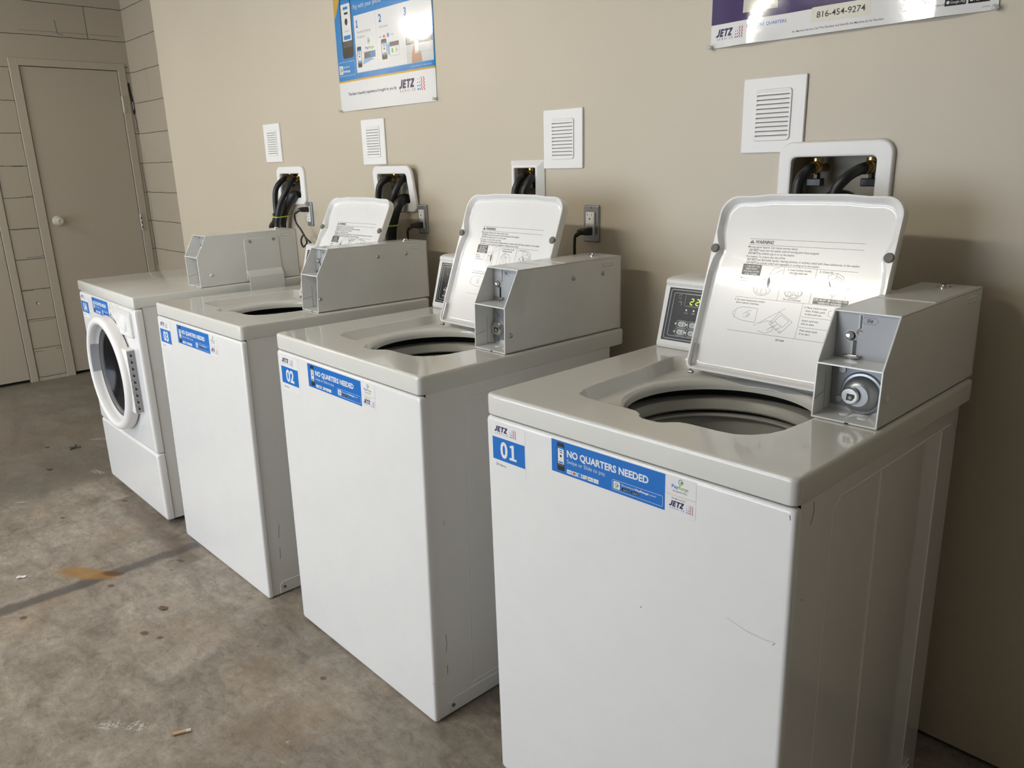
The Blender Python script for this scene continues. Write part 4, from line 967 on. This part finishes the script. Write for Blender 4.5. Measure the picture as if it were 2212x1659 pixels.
# ------------------------------------------------------------------ water supply boxes
def water_box(cut, fr, label, mitre=False, valves=(), tilt=0., tiltb=0.):
    x0, x1, z0, z1 = cut; X0, X1, Z0, Z1 = fr
    root = empty('water_supply_box', ((x0+x1)/2, 0, (z0+z1)/2)); tag(root, label, 'water box', 'recessed water supply boxes')
    ox, oz = root.location.x, root.location.z
    T_ = Matrix.Translation((-ox, 0, -oz))
    C0 = ((x0+x1)/2, (z0+z1)/2)
    ro, ri = (.001, .001) if mitre else (.032, .012)
    O = lambda i: rrect(X0+i, X1-i, Z0+i, Z1-i, max(ro-i, .0008), 6)
    I = lambda i: rrect(x0-i, x1+i, z0-i, z1+i, ri, 5)
    an = angles(C0, [O(0), I(0)], 40)
    L = lambda P, y: [(q[0], y-tilt*max(0, (q[0]-X0)/(X1-X0))-tiltb*(.5+.5*(q[0]-X0)/(X1-X0))*(q[1]-Z0)/(Z1-Z0), q[1]) for q in (ray(C0, a, P) for a in an)]
    f = MB()
    if mitre: f.loft([L(O(0), -.0003), L(O(0), -.004), L(O(.002), -.006), L(I(.008), -.018), L(I(.002), -.018), L(I(0), -.015), L(I(0), .001)])
    else: f.loft([L(O(0), -.0005), L(O(0), -.006), L(O(.0015), -.0095), L(O(.0040), -.0115), L(O(.0055), -.0116), L(I(.0055), -.0116), L(I(.004), -.0115), L(I(.001), -.010), L(I(0), -.006), L(I(0), .002)])
    f.build('box_frame', M['plastic_bright'], root, ang=40 if not mitre else 20, mtx=T_)
    b = MB(); D_ = .085; e = .0
    b.quad((x0, D_, z0), (x1, D_, z0), (x1, D_, z1), (x0, D_, z1))
    b.quad((x0, .0, z0), (x0, D_, z0), (x0, D_, z1), (x0, .0, z1)); b.quad((x1, .0, z0), (x1, .0, z1), (x1, D_, z1), (x1, D_, z0))
    b.quad((x0, .0, z0), (x1, .0, z0), (x1, D_, z0), (x0, D_, z0)); b.quad((x0, .0, z1), (x0, D_, z1), (x1, D_, z1), (x1, .0, z1))
    b.build('recess_liner', M['recess'], root, smooth=False, mtx=T_)
    for vx, vy, vz in valves:
        v = MB(); c = Vector((vx, vy, vz))
        v.cyl(.0105, c+Vector((0, .012, 0)), (0, 1, 0), .05, 16).cyl(.0125, c+Vector((0, .02, 0)), (0, 0, 1), .022, 12)
        v.lathe([(.0125, .0), (.0150, .001), (.0155, .004), (.0135, .006), (.0150, .009), (.0150, .016), (.0125, .018)], c, (0, 1, 0), 20)
        v.lathe([(0, .0), (.0125, .0)], c, (0, 1, 0), 20)
        vo = v.build('brass_valve', M['brass'], root, mtx=T_)
        MB().box(vx-.004, vx+.004, vy+.014, vy+.030, vz-.026, vz-.01).box(vx-.020, vx+.016, vy+.010, vy+.030, vz-.042, vz-.024, .002, 1).build('valve_handle', M['black_plastic'], vo, mtx=T_)
water_box(CUT[0], (-.502, -.236, 1.196, 1.393), 'largest water box with two brass valves and black hoses, behind the 01 washer lid', valves=((-.430, .022, 1.333), (-.302, .022, 1.333)))
water_box(CUT[1], (-1.438, -1.288, 1.19, 1.369), 'narrow square-cornered water box behind the 02 washer lid, beside a vent', True, valves=((-1.388, .018, 1.3225), (-1.343, .018, 1.3215)))
water_box(CUT[2], (-2.222, -1.950, 1.190, 1.362), 'tilted water box with rounded corners above the 03 washer, open at its right edge', valves=((-2.150, .018, 1.312), (-2.046, .02, 1.317)), tiltb=.026)
water_box(CUT[3], (-3.046, -2.790, 1.201, 1.371), 'water box with rounded corners farthest left, above the 04 machine', valves=((-3.0, .018, 1.321), (-2.912, .018, 1.312)))

# ------------------------------------------------------------------ hoses
def hose(pts, r, name, label, group, coup=True):
    m_ = MB().tube(pts, r, 14, sub=8)
    root = m_.build(name, M['rubber']); tag(root, label, 'hose', group)
    if coup:
        a, b_ = Vector(pts[0]), Vector(pts[1])
        MB().cyl(.0135, a+(b_-a)*.0, (b_-a), (b_-a).length*.55, 14, bev=.002).build('coupling', M['brass'], root)
SUP = 'black water supply hoses'
def H1(n, path, which, r=.0122):
    hose(path, r, 'supply_hose', which, SUP)
H1(1, [(-.430, .024, 1.333), (-.427, -.008, 1.329), (-.430, -.036, 1.311), (-.433, -.041, 1.280), (-.434, -.043, 1.2), (-.430, -.045, .95), (-.42, -.045, .6)], 'left black hose from the largest water box behind the 01 washer')
H1(1, [(-.302, .024, 1.333), (-.308, -.006, 1.329), (-.324, -.036, 1.312), (-.343, -.043, 1.278), (-.338, -.042, 1.2), (-.31, -.042, .95), (-.30, -.042, .6)], 'right black hose slanting down from the largest water box')
H1(2, [(-1.388, .02, 1.3225), (-1.373, -.020, 1.317), (-1.376, -.040, 1.292), (-1.381, -.045, 1.262), (-1.385, -.046, 1.15), (-1.385, -.046, .7)], 'left black hose in the narrow water box behind the 02 washer')
H1(2, [(-1.343, .02, 1.3215), (-1.328, -.020, 1.315), (-1.332, -.040, 1.291), (-1.340, -.045, 1.262), (-1.35, -.046, 1.15), (-1.35, -.046, .7)], 'right black hose in the narrow water box behind the 02 washer')
H1(3, [(-2.150, .02, 1.312), (-2.133, -.020, 1.311), (-2.144, -.042, 1.290), (-2.154, -.045, 1.250), (-2.153, -.048, 1.19), (-2.15, -.05, 1.13), (-2.15, -.05, .9), (-2.15, -.05, .6)], 'left black hose in the tilted water box above the 03 washer')
H1(3, [(-2.046, .02, 1.317), (-2.029, -.020, 1.308), (-2.036, -.045, 1.272), (-2.055, -.050, 1.223), (-2.079, -.053, 1.160), (-2.090, -.053, 1.117), (-2.10, -.053, .9), (-2.10, -.053, .6)], 'right black hose slanting out of the tilted water box')
H1(4, [(-3.0, .02, 1.321), (-2.984, -.020, 1.307), (-2.990, -.050, 1.268), (-2.999, -.055, 1.205), (-3.001, -.055, 1.160), (-3.030, -.055, 1.119), (-3.070, -.055, 1.080), (-3.08, -.055, .9), (-3.08, -.055, .6)], 'leftmost black hose, looping out of the water box above the 04 machine')
H1(4, [(-2.912, .02, 1.312), (-2.897, -.020, 1.303), (-2.898, -.050, 1.258), (-2.915, -.074, 1.206), (-2.935, -.085, 1.143), (-2.945, -.086, 1.096), (-2.945, -.086, .9), (-2.945, -.086, .6)], 'black hose in front of the thick drain hose above the 04 machine')
DR = 'thick black drain hoses'
hose([(-.330, .06, 1.236), (-.340, .035, 1.258), (-.350, -.005, 1.268), (-.366, -.040, 1.25), (-.378, -.045, 1.15), (-.378, -.045, .7)], .0175, 'drain_hose', 'thick black drain hose seen just over the top of the 01 lid', DR, False)
hose([(-2.045, .06, 1.18), (-2.048, .035, 1.222), (-2.026, -.012, 1.240), (-2.020, -.045, 1.224), (-2.038, -.060, 1.172), (-2.060, -.062, 1.093), (-2.065, -.060, .9), (-2.065, -.060, .6)], .0195, 'drain_hose', 'thick black drain hose arching from the tilted water box', DR, False)
hose([(-2.895, .05, 1.18), (-2.893, .03, 1.224), (-2.868, -.020, 1.246), (-2.880, -.032, 1.232), (-2.952, -.036, 1.175), (-2.985, -.038, 1.121), (-2.99, -.038, 1.085), (-2.995, -.038, .9), (-2.995, -.038, .6)], .0195, 'drain_hose', 'thick black drain hose arching from the water box above the 04 machine', DR, False)
t4 = MB().tube([(-3.016, -.055, 1.160), (-3.006, -.072, 1.158), (-2.945, -.101, 1.150), (-2.922, -.096, 1.147), (-2.920, -.078, 1.147), (-2.942, -.018, 1.150), (-2.99, -.016, 1.158), (-3.016, -.055, 1.160)], .0028, 8, sub=4).build('cable_tie', M['tie'])
tag(t4, 'lime green cable tie around the hoses above the 04 machine', 'cable tie', 'lime green cable ties')
t3 = MB().tube([(-2.112, -.053, 1.146), (-2.095, -.072, 1.145), (-2.05, -.088, 1.142), (-2.024, -.078, 1.143), (-2.021, -.055, 1.144), (-2.06, -.034, 1.144), (-2.10, -.036, 1.145), (-2.112, -.053, 1.146)], .0028, 8, sub=4).build('cable_tie', M['tie'])
tag(t3, 'lime green cable tie around the hoses beside the 03 washer lid', 'cable tie', 'lime green cable ties')

# ------------------------------------------------------------------ power outlets and cords
def outlet(x0, x1, z0, z1, label):
    cx, cz = (x0+x1)/2, (z0+z1)/2
    root = empty('power_outlet', (cx, 0, cz)); tag(root, label, 'outlet', 'grey metal power outlets')
    hx, hz = (x1-x0)/2, (z1-z0)/2; T_ = None
    p = MB(); L = lambda i, y, r_=.005: [(a, y, b_) for a, b_ in rrect(-hx+i, hx-i, -hz+i, hz-i, r_, 4)]
    p.loft([L(0, -.0003), L(0, -.0045), L(.0010, -.0068), L(.0022, -.0078), L(.0035, -.0080), L(.0050, -.0080)], cap1=True); p.build('outlet_plate', M['outlet_steel'], root, ang=40)
    rc = MB().box(-.0165, .0165, -.0125, -.008, -.034, .034, .0012, 2).build('receptacle', M['plastic_bright'], root)
    d = Decal()
    for s_ in (1, -1):
        z = s_*.0185
        d.rect(-.0095, z+.0045, -.0082, z+.012, 'black'); d.rect(-.0120, z+.0075, -.0082, z+.0088, 'black'); d.rect(.0062, z+.0045, .0075, z+.012, 'black'); d.disc(-.001, z-.004, .0026, 'black', n=10)
    d.rect(-.0165, -.0008, .0165, .0, 'lgrey'); d.build('slots', lambda u, v, h: (u, -.0125-h, v), rc)
    for s_ in (1, -1): MB().cyl(.0026, (0, -.0084, s_*(hz-.0075)), (0, -1, 0), .001, 10).build('plate_screw', M['steel'], root)
outlet(-1.124, -1.064, 1.1275, 1.2355, 'grey metal power outlet right of the 02 washer lid')
outlet(-1.957, -1.9005, 1.1145, 1.2205, 'grey metal power outlet beside the tilted water box above the 03 washer')
outlet(-2.802, -2.752, 1.108, 1.214, 'grey metal power outlet farthest left, below the corner of a water box')
def cord(plug, path, label, r=.0042):
    x, y, z = plug
    root = MB().prism([(-.013, z-.012), (-.052+.012, z-.0105), (-.058, z-.006), (-.058, z+.006), (-.040, z+.0115), (-.013, z+.012)], 0, x-.0125, x+.0125, bev=.0035, seg=3).build('power_plug', M['black_plastic'])
    tag(root, label, 'power cord', 'black power cords')
    MB().tube([(x, -.052, z)]+path, r, 10, sub=8).build('cord', M['rubber'], root)
    MB().tube([(x, -.052, z)]+path[:1], .0065, 10, sub=1).build('strain_relief', M['black_plastic'], root)
cord((-1.094, 0, 1.160), [(-1.103, -.066, 1.150), (-1.108, -.064, 1.128), (-1.110, -.062, 1.09), (-1.11, -.055, .9), (-1.11, -.05, .6)], 'black plug with cord hanging straight down right of the 02 washer lid')
cord((-1.929, 0, 1.146), [(-1.940, -.066, 1.134), (-1.955, -.060, 1.098), (-1.957, -.055, .95), (-1.957, -.05, .6)], 'black plug in the outlet beside the tilted water box, cord hanging behind the 03 washer')
cord((-2.779, 0, 1.182), [(-2.808, -.062, 1.168), (-2.821, -.055, 1.128), (-2.790, -.05, 1.094), (-2.752, -.05, 1.055), (-2.740, -.055, 1.035), (-2.765, -.060, 1.020), (-2.788, -.055, 1.045), (-2.775, -.05, 1.068), (-2.745, -.05, 1.055), (-2.70, -.05, 1.02), (-2.69, -.055, .9), (-2.69, -.055, .6)], 'black plug with looped cord in the farthest left outlet')

# ------------------------------------------------------------------ posters
def make_warp(x0, x1, z0, z1, bulge, seed, tiltf):
    rd = random.Random(seed); W = [(rd.uniform(4, 11), rd.uniform(3, 9), rd.uniform(0, 6), rd.uniform(.15, .4)) for _ in range(4)]
    def f(x, z):
        u = (x-x0)/(x1-x0); v = (z-z0)/(z1-z0)
        y = .0015+tiltf(u, z-z0)
        for a, b_, c_, k in W: y += bulge*k*(.5+.5*math.sin(a*x*2+b_*z*2+c_))*math.sin(PI*min(max(u, 0), 1))**.5
        return -y
    return f
def poster(x0, x1, z0, z1, wf, deco, label, nm='poster', dx_fn=None):
    root = empty(nm, (x0, 0, z0)); tag(root, label, 'poster')
    nx, nz = 120, 80; V = []; F = []
    sx = dx_fn or (lambda x, z: 0)
    for j in range(nz+1):
        for i in range(nx+1):
            x = x0+(x1-x0)*i/nx; z = z0+(z1-z0)*j/nz; V.append((x+sx(x, z)-x0, wf(x, z), z-z0))
    for j in range(nz):
        for i in range(nx): a = j*(nx+1)+i; F.append((a, a+1, a+nx+2, a+nx+1))
    me = bpy.data.meshes.new('sheet'); me.from_pydata(V, [], F); me.materials.append(M['sheet']); me.polygons.foreach_set('use_smooth', [True]*len(F))
    o = bpy.data.objects.new('sheet', me); COL.objects.link(o); o.parent = root
    d = Decal(.12, .009); deco(d)
    o = d.build('printed_face', lambda u, v, h: (u+sx(u, v)-x0, wf(u, v)-h, v-z0), root, dz=.0001, base=.0004)
    o.data.polygons.foreach_set('use_smooth', [True]*len(o.data.polygons))
    return root
def pin(x, z, label):
    p = MB().lathe([(0, -.001), (.0035, .0), (.0050, .002), (.0032, .004), (.0030, .009), (.0052, .011), (.0055, .0135), (.004, .0145), (0, .0145)], (x, -.0035, z), (0, -1, 0), 16).build('push_pin', M['pin'])
    tag(p, label, 'push pin', 'clear push pins')

def deco1(d):
    x0, x1, z0 = -2.4405, -1.812, 1.577
    d.rect(x0, z0, x1, 1.6880, 'white'); d.rect(x0, 1.6850, x1, 1.6915, 'gold'); d.rect(x0, 1.6915, x1, 2.42, 'blue2')
    d.poly([(x0, 2.42), (x0, 1.927), (-2.43, 1.925), (-2.385, 2.0), (-2.385, 2.42)], 'gold')
    d.rect(-2.297, 1.7120, -1.817, 1.915, 'white')
    for x in (-2.1500, -1.9830): d.rect(x-.0006, 1.7125, x+.0006, 1.914, 'lgrey')
    d.text('Pay with your phone', -2.297, 1.938, .016, 'pale', bold=.2)
    d.text('No quarters? No problem!', -2.297, 1.975, .022, 'white', bold=.8)
    phone_pic(d, -2.394, 1.772, -2.312, 2.02)
    d.line(rrect(-2.4335, -2.3085, 1.709, 1.760, .004, 3), .0010, 'white', True)
    d.poly(rrect(-2.429, -2.402, 1.716, 1.748, .004, 3), 'white'); payrange_mark(d, -2.4155, 1.732, .022)
    d.text('Download', -2.398, 1.738, .0075, 'white', width=.046); d.text('PayRange', -2.398, 1.722, .0078, 'white', width=.050, bold=1.1)
    for x, t in ((-2.281, '1'), (-2.131, '2'), (-1.972, '3')): d.text(t, x, 1.872, .026, 'blue', bold=1.2)
    d.rect(-2.285, 1.872, -2.271, 1.876, 'blue'); d.rect(-2.284, 1.892, -2.279, 1.896, 'blue')
    d.text('Download PayRange', -2.281, 1.851, .0085, 'grey', width=.095, bold=.4); d.text('and sign-up', -2.281, 1.834, .0085, 'grey', width=.052, bold=.4)
    d.text('Add money', -2.131, 1.851, .0085, 'grey', bold=.4)
    d.text('Swipe or Slide to send', -1.975, 1.845, .0085, 'grey', width=.115, bold=.4); d.text('payment to the machine', -1.975, 1.828, .0085, 'grey', width=.128, bold=.4)
    payrange_mark(d, -2.205, 1.818, .020); d.text('Pay', -2.230, 1.790, .0095, 'blue', width=.023, bold=1); d.text('Range', -2.206, 1.790, .0095, 'green', width=.034, bold=1)
    phone_pic(d, -2.287, 1.730, -2.258, 1.804, False)
    d.poly([(-2.252, 1.738), (-2.172, 1.752), (-2.240, 1.768)], 'lblue'); d.rect(-2.240, 1.758, -2.165, 1.781, 'dgrey'); d.rect(-2.199, 1.762, -2.168, 1.777, 'blue2')
    d.text('VISA', -2.134, 1.818, .005, 'navy', bold=1); d.disc(-2.104, 1.8205, .005, 'red'); d.disc(-2.099, 1.8205, .005, 'orange'); d.rect(-2.083, 1.815, -2.070, 1.828, 'blue2'); d.text('PayPal', -2.058, 1.819, .005, 'dgrey')
    phone_pic(d, -2.124, 1.742, -2.089, 1.812, False)
    d.poly([(-2.085, 1.760), (-2.072, 1.750), (-2.072, 1.796), (-2.085, 1.79)], 'lblue'); d.rect(-2.072, 1.748, -2.010, 1.797, 'lgrey'); d.rect(-2.070, 1.750, -2.012, 1.780, 'white'); d.rect(-2.070, 1.782, -2.012, 1.796, 'dgrey'); d.rect(-2.060, 1.760, -2.050, 1.775, 'green'); payrange_mark(d, -2.028, 1.767, .013)
    d.rect(-1.970, 1.774, -1.818, 1.806, 'dgrey'); d.rect(-1.970, 1.7125, -1.818, 1.774, 'pale'); d.rect(-1.970, 1.744, -1.818, 1.745, 'grey')
    for i in range(3):
        for j in range(3): d.rect(-1.961+i*.008, 1.780+j*.0055, -1.956+i*.008, 1.7835+j*.0055, 'lgrey')
    d.poly([(-1.940, 1.7125), (-1.936, 1.745), (-1.920, 1.775), (-1.912, 1.770), (-1.906, 1.745), (-1.893, 1.752), (-1.884, 1.742), (-1.878, 1.7125)], 'skin')
    d.poly(rrect(-1.919, -1.893, 1.742, 1.797, .004, 3), 'pale'); d.rect(-1.916, 1.750, -1.896, 1.788, 'white'); d.rect(-1.916, 1.782, -1.896, 1.788, 'blue2')
    for k in range(4): d.poly([(-1.902+k*.005, 1.722), (-1.898+k*.005, 1.722), (-1.897+k*.004, 1.745-k*.002), (-1.901+k*.004, 1.745-k*.002)], 'skin')
    d.text('Copyright PayRange Inc. All rights reserved.', -1.945, 1.700, .0026, 'white', width=.115)
    d.text('The best in laundry experience brought to you by', -2.376, 1.6345, .0105, 'navy', width=.332, bold=.8)
    jetz_logo(d, -2.024, 1.6170, .150, .047)
wf1 = make_warp(-2.4405, -1.812, 1.577, 2.42, .0045, 4, lambda u, z: .003*math.sin(PI*min(max(u, 0), 1)))
poster(-2.4405, -1.812, 1.577, 2.42, wf1, deco1, 'glossy blue and white phone-payment instruction poster above the 03 washer vent')
pin(-2.438, 1.580, 'clear push pin at the lower left corner of the blue payment poster'); pin(-1.815, 1.584, 'clear push pin at the lower right corner of the blue payment poster')
def deco2(d):
    x0, x1, z0 = -.7075, -.0755, 1.6205
    d.rect(x0, z0, x1, 2.05, 'white'); d.rect(x0, 1.6735, -.2600, 2.05, 'purple')
    d.rect(-.6175, 1.6895, -.5310, 1.80, 'photo')
    jetz_logo(d, -.6900, 1.6355, .0760, .0275)
    d.text('NO MORE QUARTERS.', -.5000-.005, 1.6555, .0070, 'blue', align='r', bold=.4)
    d.poly(rrect(-.4455, -.3160, 1.6445, 1.6760, .003, 3), 'cream')
    d.text('816-454-9274', -.4330, 1.6535, .0125, 'black', width=.1065, bold=.25)
    d.text('For Machine Service Call This Number and Identify the Machine by Its Number.', -.4905, 1.6305, .0042, 'dgrey', width=.205, bold=.3)
    d.text('TO REPORT', -.2525, 1.6610, .0072, 'magenta', bold=1.4); d.text('A PROBLEM', -.2525, 1.6492, .0072, 'magenta', bold=1.4)
    d.text('www.jetzservice.com/problem', -.2530, 1.6395, .0042, 'dgrey', width=.0980, bold=.4)
    for a, t in ((-.1685, 'Google Play'), (-.1280, 'App Store')): d.rect(a, 1.6375, a+.037, 1.652, 'black'); d.text(t, a+.010, 1.6415, .0048, 'white', width=.0255); d.disc(a+.0055, 1.6440, .0030, 'white', n=10)
    d.text('JS 02/2020', -.1030, 1.6275, .0022, 'dgrey')
def side_f(u): return math.exp(-((u-.17)/.11)**2)+math.exp(-((u-.82)/.11)**2)
def mid_f(u): return math.exp(-((u-.5)/.17)**4)
wf2 = make_warp(-.7075, -.0755, 1.6205, 2.05, .0035, 11, lambda u, z: side_f(u)*.0140*max(0, 1-z/.20)+mid_f(u)*.0085*max(0, 1-max(0, z-.11)/.25))
poster(-.7075, -.0755, 1.6205, 2.05, wf2, deco2, 'glossy purple and white service-number poster at the upper right')
pin(-.7050, 1.6235, 'clear push pin at the lower left corner of the purple poster'); pin(-.0780, 1.6235, 'clear push pin at the lower right corner of the purple poster')

# ------------------------------------------------------------------ litter on the floor
def flat_bit(name, pts, z, mt, label, cat, curl=.004, group=None):
    b = MB(); c = (sum(p_[0] for p_ in pts)/len(pts), sum(p_[1] for p_ in pts)/len(pts)); n = len(pts)
    top = [b.bm.verts.new((x, y, FLOOR_Z+.0015+curl*(.5+.5*math.sin(i*2.3)))) for i, (x, y) in enumerate(pts)]
    bot = [b.bm.verts.new((v.co.x, v.co.y, v.co.z-.0009)) for v in top]
    ct = b.bm.verts.new((*c, FLOOR_Z+.0018)); cb_ = b.bm.verts.new((*c, FLOOR_Z+.0008))
    for i in range(n):
        j = (i+1) % n; b.bm.faces.new((top[i], top[j], ct)); b.bm.faces.new((bot[j], bot[i], cb_)); b.bm.faces.new((top[i], bot[i], bot[j], top[j]))
    tag(b.build(name, mt, smooth=False), label, cat, group)
def blobpts(cx, cy, rx, ry, rot, n=8, jit=.25, seed=1):
    rd = random.Random(seed); out = []
    for i in range(n):
        a = 2*PI*i/n; k = 1+rd.uniform(-jit, jit); x, y = rx*k*math.cos(a), ry*k*math.sin(a)
        out.append((cx+x*math.cos(rot)-y*math.sin(rot), cy+x*math.sin(rot)+y*math.cos(rot)))
    return out
flat_bit('dry_leaf', blobpts(-1.958, -1.118, .017, .013, .4, 7, .2, 3), 0, M['leaf'], 'square-ish brown dry leaf lying on the concrete in front of the 03 washer', 'leaf')
flat_bit('paper_scrap', blobpts(-2.534, -1.403, .016, .010, .9, 8, .15, 5), 0, M['paper'], 'small white paper scrap on the floor left of the rust stain', 'paper scrap')
for i, (x, y, l) in enumerate(((-3.62, -1.06, 'tiny brown leaf crumb nearest the far doors on the dark concrete'), (-3.98, -.985, 'tiny brown leaf crumb left of the dark twig'))):
    flat_bit('leaf_crumb', blobpts(x, y, .018, .008, .5, 6, .3, 8+i), 0, M['twig'], l, 'leaf')
tw = MB().tube([(-3.885, -.900, FLOOR_Z+.003), (-3.86, -.885, FLOOR_Z+.006), (-3.83, -.862, FLOOR_Z+.010)], .0035, 6, sub=3).tube([(-3.86, -.885, FLOOR_Z+.006), (-3.895, -.868, FLOOR_Z+.006)], .003, 6, sub=1).tube([(-3.855, -.882, FLOOR_Z+.006), (-3.845, -.910, FLOOR_Z+.004)], .003, 6, sub=1).build('twig', M['twig'])
tag(tw, 'dark forked twig on the concrete left of the front-loading machine', 'twig')
bt = empty('cigarette_butt', (-1.331, -1.2975, FLOOR_Z)); tag(bt, 'flattened tan and white cigarette butt on the floor at the bottom of the photo', 'cigarette butt')
dirv = Vector((.016, .039, 0)).normalized(); a = Vector((0, 0, .0045))-dirv*.021
MB().cyl(.0042, a, dirv, .031, 12).build('filter', M['tan_paper'], bt); MB().cyl(.0041, a+dirv*.031, dirv, .011, 12).build('paper_end', M['paper'], bt)

# ------------------------------------------------------------------ ceiling lamps
def lamp(cx, cy, label):
    root = empty('ceiling_light', (cx, cy, 2.52)); tag(root, label, 'ceiling light', 'fluorescent ceiling lights')
    MB().prism([(-.13, 0), (-.13, -.02), (-.05, -.075), (.05, -.075), (.13, -.02), (.13, 0)], 0, -.64, .64, bev=.004, seg=1).build('lamp_housing', M['lamp_body'], root)
    for s_ in (-1, 1):
        MB().cyl(.013, (-.60, s_*.045, -.095), (1, 0, 0), 1.2, 14).build('tube', M['tube'], root)
        for e in (-.615, .600): MB().box(e, e+.015, s_*.045-.018, s_*.045+.018, -.115, -.02).build('tube_holder', M['plastic'], root)
lamp(-1.65, -2.60, 'fluorescent ceiling light in front of the washers')
lamp(-4.85, -2.60, 'fluorescent ceiling light nearer the doors')
